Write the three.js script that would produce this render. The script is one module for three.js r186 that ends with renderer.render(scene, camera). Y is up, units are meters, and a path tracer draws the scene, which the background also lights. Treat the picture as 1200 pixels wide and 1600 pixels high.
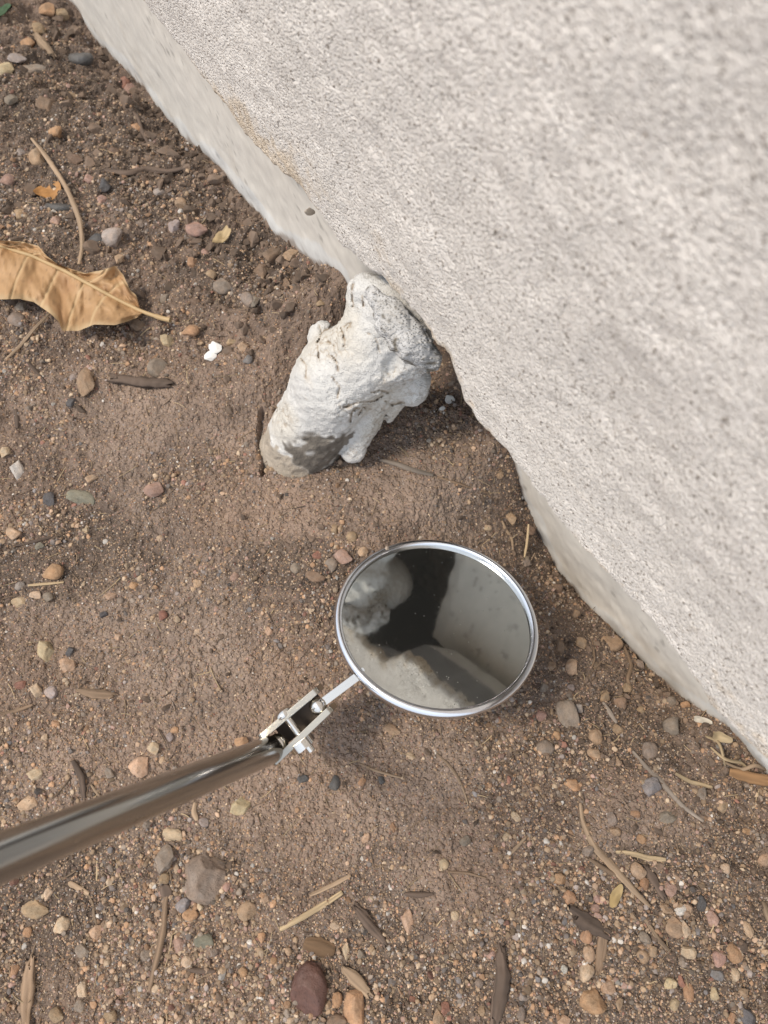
import * as THREE from 'three';
import { mergeVertices, mergeGeometries } from 'three/addons/utils/BufferGeometryUtils.js';

// ------------------------------------------------------------------ camera, sky, sun, exposure
const scene = new THREE.Scene();
const FOV = 67.25, TILT = 18 * Math.PI / 180, EYE = 0.236;
const camera = new THREE.PerspectiveCamera(FOV, 768 / 1024, 0.01, 200);
camera.position.set(0, EYE, 0);
camera.rotation.x = -Math.PI / 2 + TILT;
camera.focus = 0.226; camera.userData.fStop = 20;
camera.updateMatrixWorld(true);
const renderer = new THREE.WebGLRenderer({ antialias: true });
renderer.setSize(768, 1024);
renderer.toneMapping = THREE.LinearToneMapping;
renderer.toneMappingExposure = 1.46;
renderer.shadowMap.enabled = true;
renderer.shadowMap.type = THREE.PCFSoftShadowMap;
{ // an even, thinly overcast sky
  const w = 128, h = 64, d = new Float32Array(w * h * 4);
  for (let j = 0; j < h; j++) for (let i = 0; i < w; i++) {
    const el = (j + 0.5) / h * Math.PI - Math.PI / 2, o = (j * w + i) * 4, up = Math.max(0, Math.sin(el));
    const cloud = 1 + 0.08 * Math.sin(i * 0.29 + Math.sin(j * 0.5) * 1.3) * Math.cos(el);
    const L = el < 0 ? 0.25 : (0.62 + 0.28 * up) * cloud;
    d[o] = L * 0.90; d[o + 1] = L * 0.98; d[o + 2] = L * 1.11; d[o + 3] = 1;
  }
  const sky = new THREE.DataTexture(d, w, h, THREE.RGBAFormat, THREE.FloatType);
  sky.mapping = THREE.EquirectangularReflectionMapping; sky.minFilter = sky.magFilter = THREE.LinearFilter; sky.needsUpdate = true;
  scene.background = sky; scene.environment = sky;
  scene.backgroundIntensity = 1; scene.environmentIntensity = 1;
}
const sun = new THREE.DirectionalLight(0xfff1de, 2.0);
sun.position.set(-0.74, 1.2, 0.03).multiplyScalar(3);
sun.castShadow = true; sun.shadow.radius = 20; sun.shadow.mapSize.set(2048, 2048);
Object.assign(sun.shadow.camera, { left: -0.7, right: 0.7, top: 0.7, bottom: -0.7, near: 0.5, far: 8 });
sun.shadow.bias = -0.0005;
scene.add(sun, sun.target);

// ------------------------------------------------------------------ small helpers
const F = 800 / Math.tan(FOV * Math.PI / 360);              // focal length in photograph pixels
const V = (x, y, z) => new THREE.Vector3(x, y, z);
const lerp = (a, b, t) => a + (b - a) * t, clamp = (x, a = 0, b = 1) => Math.min(b, Math.max(a, x));
const smooth = (a, b, x) => { const t = clamp((x - a) / (b - a)); return t * t * (3 - 2 * t); };
function rng(seed) { let a = seed >>> 0; return () => { a = (a + 0x6D2B79F5) | 0; let t = Math.imul(a ^ (a >>> 15), 1 | a); t = (t + Math.imul(t ^ (t >>> 7), 61 | t)) ^ t; return ((t ^ (t >>> 14)) >>> 0) / 4294967296; }; }
function h3(x, y, z) { let h = Math.imul(x, 374761393) ^ Math.imul(y, 668265263) ^ Math.imul(z, 1442695041); h = Math.imul(h ^ (h >>> 13), 1274126177); return ((h ^ (h >>> 16)) >>> 0) / 4294967296; }
function n2(x, y, s = 0) { // value noise, -1..1
  const i = Math.floor(x), j = Math.floor(y), u = x - i, v = y - j, a = u * u * (3 - 2 * u), b = v * v * (3 - 2 * v);
  return 2 * lerp(lerp(h3(i, j, s), h3(i + 1, j, s), a), lerp(h3(i, j + 1, s), h3(i + 1, j + 1, s), a), b) - 1;
}
function n3(x, y, z, s = 0) {
  const i = Math.floor(x), j = Math.floor(y), k = Math.floor(z), u = x - i, v = y - j, w = z - k;
  const a = u * u * (3 - 2 * u), b = v * v * (3 - 2 * v), c = w * w * (3 - 2 * w), q = k + s * 977;
  const f = (kk) => lerp(lerp(h3(i, j, kk), h3(i + 1, j, kk), a), lerp(h3(i, j + 1, kk), h3(i + 1, j + 1, kk), a), b);
  return 2 * lerp(f(q), f(q + 1), c) - 1;
}
const fbm = (x, y, s, o = 4) => { let a = 0, m = 1, t = 0; for (let i = 0; i < o; i++) { a += m * n2(x, y, s + i * 7); t += m; m *= 0.5; x = x * 2.03 + 3.1; y = y * 2.03 - 1.7; } return a / t; };
const rayOf = (u, v) => V((u - 600) / F, -(v - 800) / F, -1).applyEuler(camera.rotation);   // length 1 along the view axis
const eye = camera.position.clone();
const seen = (u, v, depth) => rayOf(u, v).multiplyScalar(depth).add(eye);
const atY = (u, v, y) => { const r = rayOf(u, v); return r.multiplyScalar((y - EYE) / r.y).add(eye); };
const names = new Map();
const numbered = (n) => { const k = names.get(n) ?? 0; names.set(n, k + 1); return k ? `${n}_${String(k).padStart(3, '0')}` : n; };
function tag(o, label, category, group) { o.userData = { label, category }; if (group) o.userData.group = group; return o; }
function setShadow(m) { m.castShadow = m.receiveShadow = true; return m; }
function part(name, geo, mat, parent, label) { const m = setShadow(new THREE.Mesh(geo, mat)); m.name = name; if (label) m.userData.label = label; parent.add(m); return m; }
function thing(name, label, category, pos) { const g = new THREE.Group(); g.name = numbered(name); if (pos) g.position.copy(pos); tag(g, label, category); scene.add(g); return g; }
function single(name, geo, mat, label, category, group) { const m = setShadow(new THREE.Mesh(geo, mat)); m.name = numbered(name); tag(m, label, category, group); scene.add(m); return m; }
function gridGeo(nu, nv, fn, withColor, flip) { // fn(i, j, out) fills out.p, out.c, out.uv
  const pos = new Float32Array(nu * nv * 3), col = withColor ? new Float32Array(nu * nv * 3) : null, uv = new Float32Array(nu * nv * 2), o = { p: V(), c: [1, 1, 1], uv: [0, 0] };
  for (let j = 0, k = 0; j < nv; j++) for (let i = 0; i < nu; i++, k++) {
    fn(i, j, o); pos[k * 3] = o.p.x; pos[k * 3 + 1] = o.p.y; pos[k * 3 + 2] = o.p.z;
    if (col) { col[k * 3] = o.c[0]; col[k * 3 + 1] = o.c[1]; col[k * 3 + 2] = o.c[2]; }
    uv[k * 2] = o.uv[0]; uv[k * 2 + 1] = o.uv[1];
  }
  const idx = new Uint32Array((nu - 1) * (nv - 1) * 6);
  for (let j = 0, q = 0; j < nv - 1; j++) for (let i = 0; i < nu - 1; i++) {
    const a = j * nu + i, b = a + 1, c = a + nu, d = c + 1;
    if (flip) { idx[q++] = a; idx[q++] = c; idx[q++] = b; idx[q++] = b; idx[q++] = c; idx[q++] = d; } else { idx[q++] = a; idx[q++] = b; idx[q++] = c; idx[q++] = b; idx[q++] = d; idx[q++] = c; }
  }
  const g = new THREE.BufferGeometry();
  g.setAttribute('position', new THREE.BufferAttribute(pos, 3)); g.setAttribute('uv', new THREE.BufferAttribute(uv, 2));
  if (col) g.setAttribute('color', new THREE.BufferAttribute(col, 3));
  g.setIndex(new THREE.BufferAttribute(idx, 1)); g.computeVertexNormals(); return g;
}
function texture(n, data, channels, srgb) { // data: Float 0..1
  const d = new Uint8Array(n * n * 4);
  for (let i = 0; i < n * n; i++) { for (let c = 0; c < 3; c++) d[i * 4 + c] = clamp(data[channels === 1 ? i : i * 3 + c]) * 255; d[i * 4 + 3] = 255; }
  const t = new THREE.DataTexture(d, n, n, THREE.RGBAFormat, THREE.UnsignedByteType);
  t.wrapS = t.wrapT = THREE.RepeatWrapping; t.magFilter = THREE.LinearFilter; t.minFilter = THREE.LinearMipmapLinearFilter; t.generateMipmaps = true;
  if (srgb) t.colorSpace = THREE.SRGBColorSpace; t.needsUpdate = true; return t;
}
const std = (o) => new THREE.MeshStandardMaterial(o);

// ------------------------------------------------------------------ the house wall: its frame, s along it, w towards it, y up
const DS = [0.5785, 0.8157], NW = [0.8157, -0.5785], W0 = 0.0651;
const WF = (s, w, y, out = V()) => out.set(s * DS[0] + w * NW[0], y, s * DS[1] + w * NW[1]);
const sOf = (x, z) => x * DS[0] + z * DS[1], wOf = (x, z) => x * NW[0] + z * NW[1];
const nWall = V(NW[0], 0, NW[1]);
const onPlane = (u, v, w) => { const r = rayOf(u, v); const t = w / r.dot(nWall); const p = r.multiplyScalar(t).add(eye); return { s: sOf(p.x, p.z), y: p.y, p }; };
const overhang = (s) => lerp(0.0095, 0.027, smooth(-0.125, -0.055, s));
function table(list) { const a = list.slice().sort((p, q) => p[0] - q[0]); return (x) => { if (x <= a[0][0]) return a[0][1]; for (let i = 1; i < a.length; i++) if (x <= a[i][0]) return lerp(a[i - 1][1], a[i][1], (x - a[i - 1][0]) / (a[i][0] - a[i - 1][0])); return a[a.length - 1][1]; }; }
const px = (t) => t.split(';').map((q) => q.trim().split(' ').map(Number));
const edgeAt = table(px('215 0; 300 110; 380 210; 425 258; 470 300; 530 385; 565 420; 600 450; 650 500; 680 540; 697 556; 708 590; 720 620; 760 680; 800 715; 860 800; 930 880; 990 945; 1050 1010; 1110 1100; 1200 1190').map(([u, v]) => { const q = onPlane(u, v, W0); return [q.s, q.y]; }));
const contact = px('110 0; 150 62; 200 115; 235 150; 262 185; 290 215; 345 262; 400 330; 440 365; 480 402; 530 425; 550 432')
  .map(([u, v]) => { const q = onPlane(u, v, W0 + 0.0095); return [q.s, q.y]; })
  .concat([[-0.118, 0.002], [-0.095, -0.005], [-0.08, -0.002], [-0.068, 0.003], [-0.056, 0.003]])
  .concat(px('806 740; 830 810; 860 870; 890 915; 935 960; 980 1005; 1030 1060; 1070 1095; 1130 1122; 1160 1160; 1200 1213').map(([u, v]) => { const q = onPlane(u, v, W0 + 0.027); return [q.s, q.y]; }));
const rawContact = table(contact), contactAt = table(Array.from({ length: 701 }, (_, i) => { const s = -0.45 + i * 0.001; let a = 0, m = 0; for (let k = -14; k <= 14; k++) { const w = Math.exp(-k * k / 40); a += w * rawContact(s + k * 0.001); m += w; } return [s, a / m]; }));
const CAV0 = -0.111, CAV1 = -0.068;                         // the hole in the foundation round the pipe

// ------------------------------------------------------------------ ground
const blob = (u, v, ru, rv, x, z) => { const p = atY(u, v, 0), k = EYE / F; return Math.exp(-(((x - p.x) / (ru * k)) ** 2 + ((z - p.z) / (rv * k)) ** 2)); };
const silts = ['260 640 190 90', '330 1080 190 140', '560 1230 190 110', '420 800 130 80', '640 780 120 70', '100 1190 90 50', '700 1360 120 90', '190 690 110 60', '380 1260 90 60', '1000 1290 120 60'].map((t) => t.split(' ').map(Number)).map(([u, v, a, b]) => { const p = atY(u, v, 0), k = EYE / F; return [p.x, p.z, a * k, b * k]; });
const darkSoils = ['200 230 230 190', '60 100 160 150', '380 430 110 90', '40 390 120 90', '960 1150 120 70', '1050 1460 200 150', '90 880 170 80', '70 1420 150 130', '480 890 110 45', '620 1530 150 70'].map((t) => t.split(' ').map(Number)).map(([u, v, a, b]) => { const p = atY(u, v, -0.005), k = EYE / F * 1.15; return [p.x, p.z, a * k, b * k]; });
const siltAt = (x, z) => { let m = 0; for (const [a, b, c, d] of silts) m = Math.max(m, Math.exp(-(((x - a) / c) ** 2 + ((z - b) / d) ** 2))); return clamp(m * 1.15 + 0.35 * fbm(x * 45, z * 45, 31, 3)); };
function groundBase(x, z) {
  let g = -0.02 * smooth(0.13, 0.42, -z);
  const s = sOf(x, z), d = W0 + overhang(s) - wOf(x, z);
  if (d < 0.4) g = lerp(g, contactAt(s), Math.exp(-Math.max(0, d) / (s > -0.08 ? 0.036 : 0.03)));
  if (d < 0 && s > -0.16 && s < 0) g += 1.15 * Math.max(0, -d - 0.004) * smooth(-0.17, -0.1, s);   // soil fills the back of the hole
  return g;
}
function groundAt(x, z) {
  let g = groundBase(x, z);
  const s = sOf(x, z), d = W0 + overhang(s) - wOf(x, z), silt = siltAt(x, z);
  const clod = clamp(Math.exp(-Math.max(0, d) / 0.045) * smooth(-0.10, -0.15, s) + 0.5 * Math.exp(-Math.max(0, d) / 0.03) * smooth(-0.03, 0, s));
  const wet = 0;
  const far = smooth(0.7, 0.3, Math.max(Math.abs(x), Math.abs(z)));
  g += 0.0022 * n2(x * 24, z * 24, 1) + far * (0.0011 * n2(x * 75, z * 75, 2) * (1 - 0.4 * silt)
    + (0.0008 + 0.0028 * clod) * (1 - 0.5 * wet) * n2(x * 190, z * 190, 3) * (1 - 0.45 * silt) + (0.0007 + 0.0020 * clod) * (Math.abs(n2(x * 430, z * 430, 4)) * -1.2 + 0.4) * (1 - 0.55 * silt)
    + 0.0005 * n2(x * 900, z * 900, 5));
  if (d < 0.004 && d > -0.02) g = lerp(groundBase(x, z) + 0.0012 * n2(s * 160, d * 160, 8) + 0.0005 * n2(s * 420, d * 420, 9), g, smooth(0.0005, 0.004, d));
  // a thin shrinkage crack beside the pipe
  g -= far * 0.0035 * crackAt(x, z);
  return g;
}
const crackPts = ['409 640', '405 665', '404 690', '412 712', '408 735'].map((t) => { const [u, v] = t.split(' ').map(Number); return atY(u, v, 0.001); });
function crackAt(x, z) {
  if (Math.abs(x - crackPts[2].x) > 0.02 || Math.abs(z - crackPts[2].z) > 0.025) return 0;
  let m = 1; for (let i = 1; i < crackPts.length; i++) { const a = crackPts[i - 1], b = crackPts[i], dx = b.x - a.x, dz = b.z - a.z, t = clamp(((x - a.x) * dx + (z - a.z) * dz) / (dx * dx + dz * dz)); m = Math.min(m, Math.hypot(x - a.x - t * dx, z - a.z - t * dz)); }
  return smooth(0.0011, 0.0003, m);
}
function onGround(u, v, lift = 0) { const r = rayOf(u, v); let y = 0, p = V(); for (let k = 0; k < 12; k++) { p = r.clone().multiplyScalar((y - EYE) / r.y).add(eye); y = lerp(y, groundAt(p.x, p.z) + lift, 0.8); } return p; }
{
  const axis = (a, b, step, reach) => { const l = []; let far = []; for (let x = a, q = step; x > -reach;) { q *= 1.22; x -= q; far.push(x); } l.push(...far.reverse()); for (let x = a; x <= b; x += step) l.push(x); for (let x = l[l.length - 1], q = step; x < reach;) { q *= 1.22; x += q; l.push(x); } return l; };
  const X = axis(-0.205, 0.115, 0.00052, 60), Z = axis(-0.43, 0.085, 0.00056, 60);
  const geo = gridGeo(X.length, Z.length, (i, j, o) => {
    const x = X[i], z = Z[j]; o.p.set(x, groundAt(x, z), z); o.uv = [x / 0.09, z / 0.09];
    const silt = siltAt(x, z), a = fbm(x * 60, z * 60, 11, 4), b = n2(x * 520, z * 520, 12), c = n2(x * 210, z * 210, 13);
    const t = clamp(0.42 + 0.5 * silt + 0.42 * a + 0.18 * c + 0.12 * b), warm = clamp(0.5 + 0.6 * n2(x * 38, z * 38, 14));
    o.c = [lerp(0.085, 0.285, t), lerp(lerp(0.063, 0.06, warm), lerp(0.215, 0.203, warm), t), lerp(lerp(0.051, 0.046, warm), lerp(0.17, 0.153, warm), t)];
    let hu = 0; for (const [a, b, c, d] of darkSoils) hu = Math.max(hu, Math.exp(-(((x - a) / c) ** 2 + ((z - b) / d) ** 2)));
    const darkSoil = smooth(0.40, 0.60, hu * (1 - 0.3 * silt) + 0.36 * fbm(x * 70, z * 70, 18, 4) + 0.16 * n2(x * 600, z * 600, 19));
    o.c = o.c.map((q, k) => lerp(q, [0.105, 0.078, 0.06][k] * (0.75 + 0.5 * t), 0.8 * darkSoil));  // blends towards a darker brown in ragged patches
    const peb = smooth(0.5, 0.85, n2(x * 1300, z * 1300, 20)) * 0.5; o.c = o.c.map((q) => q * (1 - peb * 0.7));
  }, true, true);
  const N = 1024, h = new Float32Array(N * N), R = rng(5);
  for (let k = 0; k < 26000; k++) { const cx = R() * N, cy = R() * N, r = 2 + R() * R() * 9, a = 0.25 + 0.75 * R(); const q = Math.ceil(r); for (let y = -q; y <= q; y++) for (let x = -q; x <= q; x++) { const e = 1 - (x * x + y * y) / (r * r); if (e > 0) { const o = ((Math.floor(cy + y) + N) % N) * N + ((Math.floor(cx + x) + N) % N); h[o] = Math.max(h[o], a * Math.sqrt(e) * (0.4 + r / 18)); } } }
  const m = std({ vertexColors: true, roughness: 0.97, bumpMap: texture(N, h, 1), bumpScale: 0.0009 });
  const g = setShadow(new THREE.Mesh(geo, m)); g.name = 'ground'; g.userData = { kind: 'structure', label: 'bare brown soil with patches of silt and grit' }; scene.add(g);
}

// ------------------------------------------------------------------ stucco, foundation
function stuccoMaps() {
  const N = 2048, h = new Float32Array(N * N), pit = new Float32Array(N * N), R = rng(77), per = N / 0.16; // pixels per metre
  const disc = (cx, cy, r, f, st = 1) => { const q = Math.ceil(r), qx = Math.ceil(r * st); for (let y = -q; y <= q; y++) for (let x = -qx; x <= qx; x++) { const e = 1 - (x * x / (st * st) + y * y) / (r * r); if (e > 0) f(((Math.floor(cy + y) + N) % N) * N + ((Math.floor(cx + x) + N) % N), e); } };
  for (let k = 0; k < 105000; k++) { const r = per * (0.00014 + 0.00026 * R() * R()), a = 0.2 + 0.8 * R(); disc(R() * N, R() * N, r, (o, e) => { h[o] = Math.max(h[o], a * e ** 0.8); }, 1 + 0.5 * R()); }
  for (let k = 0; k < 6500; k++) { const r = per * (0.00012 + 0.00019 * R() * R()), a = 0.4 + 0.6 * R(), x = R() * N, y = R() * N; for (let b = 0; b < 2; b++) disc(x + (R() - 0.5) * r * 1.5, y + (R() - 0.5) * r * 1.5, r, (o, e) => { pit[o] = Math.max(pit[o], a * smooth(0, 0.7, e)); }); }
  const c = new Float32Array(N * N * 3);
  for (let j = 0; j < N; j++) for (let i = 0; i < N; i++) {
    const o = j * N + i, g = h3(i >> 2, j >> 2, 3) * 0.05, t = 0.875 + 0.115 * h[o] + g - 0.025, p = pit[o];
    h[o] = h[o] * 0.6 + 0.4 - p * 0.5;
    const k = smooth(0.1, 0.5, p) * 0.8;
    c[o * 3] = lerp(t, 0.44, k); c[o * 3 + 1] = lerp(t * 0.974, 0.37, k); c[o * 3 + 2] = lerp(t * 0.942, 0.31, k);
  }
  return { map: texture(N, c, 3, true), bump: texture(N, h, 1) };
}
const ST = stuccoMaps();
const wall = thing('house_wall', 'off white sand finished stucco house wall overhanging a smooth painted foundation strip', 'wall');
const stuccoMat = std({ map: ST.map, bumpMap: ST.bump, bumpScale: 0.0009, vertexColors: true, roughness: 0.92 });
{
  const S = []; for (let s = -0.262, q = 0.0006; s > -3; q *= 1.3) { s -= q; S.unshift(s); } for (let s = -0.262; s < 0.1; s += 0.00048) S.push(s); for (let s = 0.1, q = 0.0006; s < 3; q *= 1.3) { S.push(s); s += q; }
  const Q = []; for (let q = 0; q < 0.13; q += 0.00046) Q.push(q); for (let q = 0.13, d = 0.0006; q < 2.4; d *= 1.3) { Q.push(q); q += d; } Q.push(2.4);
  const under = [0.0032, 0.0029, 0.0026, 0.0024], arc = 6, RAD = 0.0022, rows = [];
  for (const w of under) rows.push({ w, y: 0 });
  for (let k = 0; k <= arc; k++) { const a = k / arc * Math.PI / 2; rows.push({ w: RAD * (1 - Math.sin(a)), y: RAD * (1 - Math.cos(a)) }); }
  for (const q of Q) if (q > 0) rows.push({ w: 0, y: RAD + q });
  const geo = gridGeo(S.length, rows.length, (i, j, o) => {
    const s = S[i], r = rows[j], e = edgeAt(s) + (Math.abs(s) < 0.3 ? 0.0007 * n2(s * 420, 3, 21) + 0.0006 * n2(s * 900, 8, 22) + 0.0008 * n2(s * 130, 1, 23) : 0);
    const near = Math.abs(s) < 0.35 && r.y < 0.2 ? 1 : 0;
    const blend = Math.exp(-r.y / 0.05), y = lerp(0.066, e, blend) + r.y;
    const rough = near * (0.00014 * n2(s * 420, r.y * 420 + r.w * 420, 24) + 0.0008 * n2(s * 40, r.y * 40, 26) + 0.0003 * n2(s * 170, r.y * 170, 27));
    WF(s, W0 + r.w - rough * (r.y > 0 ? 1 : 0.3), y - rough * (r.y > 0 ? 0.1 : 0.7), o.p);
    o.uv = [s / 0.16, (y - r.w) / 0.16];
    // tan soil dirt in ragged patches low on the wall
    const a = fbm(s * 38, y * 70, 41, 4), f = fbm(s * 400, y * 400, 43, 2);
    const dirt = clamp(smooth(0.1, 0.6, a + 0.35 * f + 0.5 * Math.exp(-r.y / 0.006) - 0.12) * (r.y < 0.03 ? 1 : 0) * smooth(0.03, 0.012, r.y + 0.012 * a));
    const v = 1 + 0.07 * fbm(s * 30, y * 30, 44, 3) + 0.04 * f;
    o.c = [v * lerp(1, 0.80, dirt * 0.8), v * lerp(1, 0.69, dirt * 0.8), v * lerp(1, 0.54, dirt * 0.8)];
  }, true, true);
  part('stucco_face', geo, stuccoMat, wall);
}
const paintMat = std({ vertexColors: true, roughness: 0.6 });
const edgeMean = table(Array.from({ length: 90 }, (_, i) => { const s = -0.1 + i * 0.005; let a = 0; for (let k = -8; k <= 8; k++) a += Math.min(edgeAt(s + k * 0.004), 0.07); return [s, a / 17]; }));
function foundationBlock(s0, s1, side) {
  const S = [], Y = []; const step = 0.0011;
  const inner = side < 0 ? [Math.max(s0, -0.5), s1] : [s0, Math.min(s1, 0.25)];
  for (let s = inner[0]; s < inner[1]; s += step) S.push(s); S.push(inner[1]);
  if (side < 0) for (let s = inner[0], q = 0.002; s > s0; q *= 1.4) { s -= q; S.unshift(s); } else for (let s = inner[1], q = 0.002; s < s1; q *= 1.4) { s += q; S.push(s); }
  Y.push(-0.5, -0.2, -0.1); for (let y = -0.08; y <= 0.0721; y += step) Y.push(y);
  const corner = 0.006;                                        // rounded, chipped arris at the hole
  const geo = gridGeo(S.length, Y.length, (i, j, o) => {
    let s = S[i]; const y = Y[j]; let w = W0 + overhang(s);
    const fine = Math.abs(s) < 0.5 && y > -0.09 ? 1 : 0, c = contactAt(s);
    w += fine * (0.0004 * n2(s * 55, y * 55, 51) + 0.0002 * n2(s * 220, y * 220, 52) + 0.0001 * n2(s * 480, y * 480, 255));
    const low = smooth(0.014, 0.002, y - c + 0.004 * n2(s * 90, 2, 57));   // a thicker ragged coat just over the soil
    w -= fine * low * (0.0005 + 0.0007 * n2(s * 110, y * 110, 53));
    const e = side < 0 ? CAV0 - s : s - CAV1; if (e < corner) w += (corner - e) * 0.5 + 0.0012 * n2(y * 160, s * 160, 54) * (1 - e / corner);
    WF(s, w, y, o.p); o.uv = [s / 0.1, y / 0.1];
    const p = h3(Math.floor(s / 0.0022), Math.floor(y / 0.0022), 55), spot = fine && p > 0.992 ? 0.7 : 1, st = smooth(0.25, 0.7, fbm(s * 60, y * 30, 56, 4)), b = 1 + 0.05 * fbm(s * 25, y * 25, 58, 3);
    const fleck = fine ? 1 + 0.05 * n2(s * 800, y * 500, 251) + 0.04 * n2(s * 330, y * 200, 252) - 0.35 * smooth(0.66, 0.8, n2(s * 620, y * 420, 253)) * smooth(0, 0.5, n2(s * 60, y * 25, 254)) : 1;
    const soil = fine * smooth(0.55, 0.9, Math.exp(-Math.max(0, y - c) / 0.004) + 0.4 * n2(s * 300, y * 300, 59));
    o.c = [0.70 * b * spot, 0.665 * b * spot, 0.605 * b * spot];
    if (low > 0.5) o.c = [0.70 * b * spot, 0.695 * b * spot, 0.67 * b * spot];
    o.c = o.c.map((q, k) => lerp(lerp(q, [0.48, 0.41, 0.32][k], 0.35 * st) * fleck, [0.2, 0.14, 0.1][k], 0.7 * soil));
  }, true, true);
  // solid body behind the face
  const body = new THREE.BoxGeometry(1, 1, 1);
  const a = s0, b = side < 0 ? s1 - 0.001 : s1, a2 = side < 0 ? a : a + 0.001;
  const P = body.attributes.position;
  for (let k = 0; k < P.count; k++) { const s = P.getX(k) < 0 ? a2 : b, y = P.getY(k) < 0 ? -0.49 : 0.0715, w = P.getZ(k) < 0 ? W0 + 0.032 : W0 + 0.26; const v = WF(s, w, y); P.setXYZ(k, v.x, v.y, v.z); }
  body.computeVertexNormals();
  const f = part('foundation', geo, paintMat, wall, side < 0 ? 'foundation strip on the leaf side of the pipe' : 'foundation strip on the mirror side of the pipe');
  part('concrete_core', body, std({ color: 0x6d675e, roughness: 0.95 }), f);
}
foundationBlock(-3, CAV0, -1); foundationBlock(CAV1, 3, 1);
function slab(name, s0, s1, w0, w1, y0, y1, mat, parent) {
  const g = new THREE.BoxGeometry(1, 1, 1), P = g.attributes.position;
  for (let k = 0; k < P.count; k++) { const v = WF(P.getX(k) < 0 ? s0 : s1, P.getZ(k) < 0 ? w0 : w1, P.getY(k) < 0 ? y0 : y1); P.setXYZ(k, v.x, v.y, v.z); }
  g.computeVertexNormals(); return part(name, g, mat, parent);
}
slab('wall_core', -3, 3, W0 + 0.0066, W0 + 0.24, 0.09, 2.44, std({ color: 0x2a211a, roughness: 0.95 }), wall);
{ // rough, dirty back of the hole
  const g = gridGeo(90, 110, (i, j, o) => { const s = lerp(CAV0 - 0.02, CAV1 + 0.02, i / 89), y = lerp(-0.06, 0.095, j / 109); const q = fbm(s * 90, y * 90, 261, 4), f = n2(s * 420, y * 420, 262); WF(s, W0 + 0.056 + 0.012 * (y - 0.02) / 0.06 - 0.007 * q - 0.0012 * f, y, o.p); o.uv = [s, y]; const t = clamp(0.5 + 0.7 * q + 0.3 * f); o.c = [lerp(0.09, 0.30, t), lerp(0.065, 0.25, t), lerp(0.045, 0.19, t)]; }, true, true);
  const b = part('cavity_back', g, std({ vertexColors: true, roughness: 0.97, side: THREE.DoubleSide }), wall); slab('concrete_core', CAV0 - 0.02, CAV1 + 0.02, W0 + 0.085, W0 + 0.2, -0.4, 0.0895, std({ color: 0x4a392c, roughness: 0.98 }), b);
}
{ // the underside of the wall between stucco edge and foundation, from the hole on
  const NS = 300, NW_ = 40;
  const geo = gridGeo(NS, NW_, (i, j, o) => {
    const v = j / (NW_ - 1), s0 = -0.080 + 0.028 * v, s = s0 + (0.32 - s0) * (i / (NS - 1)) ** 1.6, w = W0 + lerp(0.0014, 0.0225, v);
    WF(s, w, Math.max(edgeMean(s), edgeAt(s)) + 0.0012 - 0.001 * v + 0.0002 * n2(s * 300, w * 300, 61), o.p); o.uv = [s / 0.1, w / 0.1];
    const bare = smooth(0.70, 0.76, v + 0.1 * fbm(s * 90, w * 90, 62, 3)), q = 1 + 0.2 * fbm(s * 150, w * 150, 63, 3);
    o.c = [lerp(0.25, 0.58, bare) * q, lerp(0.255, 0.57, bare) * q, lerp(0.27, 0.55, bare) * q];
  }, true);
  part('underside', geo, std({ vertexColors: true, roughness: 0.8, side: THREE.DoubleSide }), wall);
}

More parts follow.
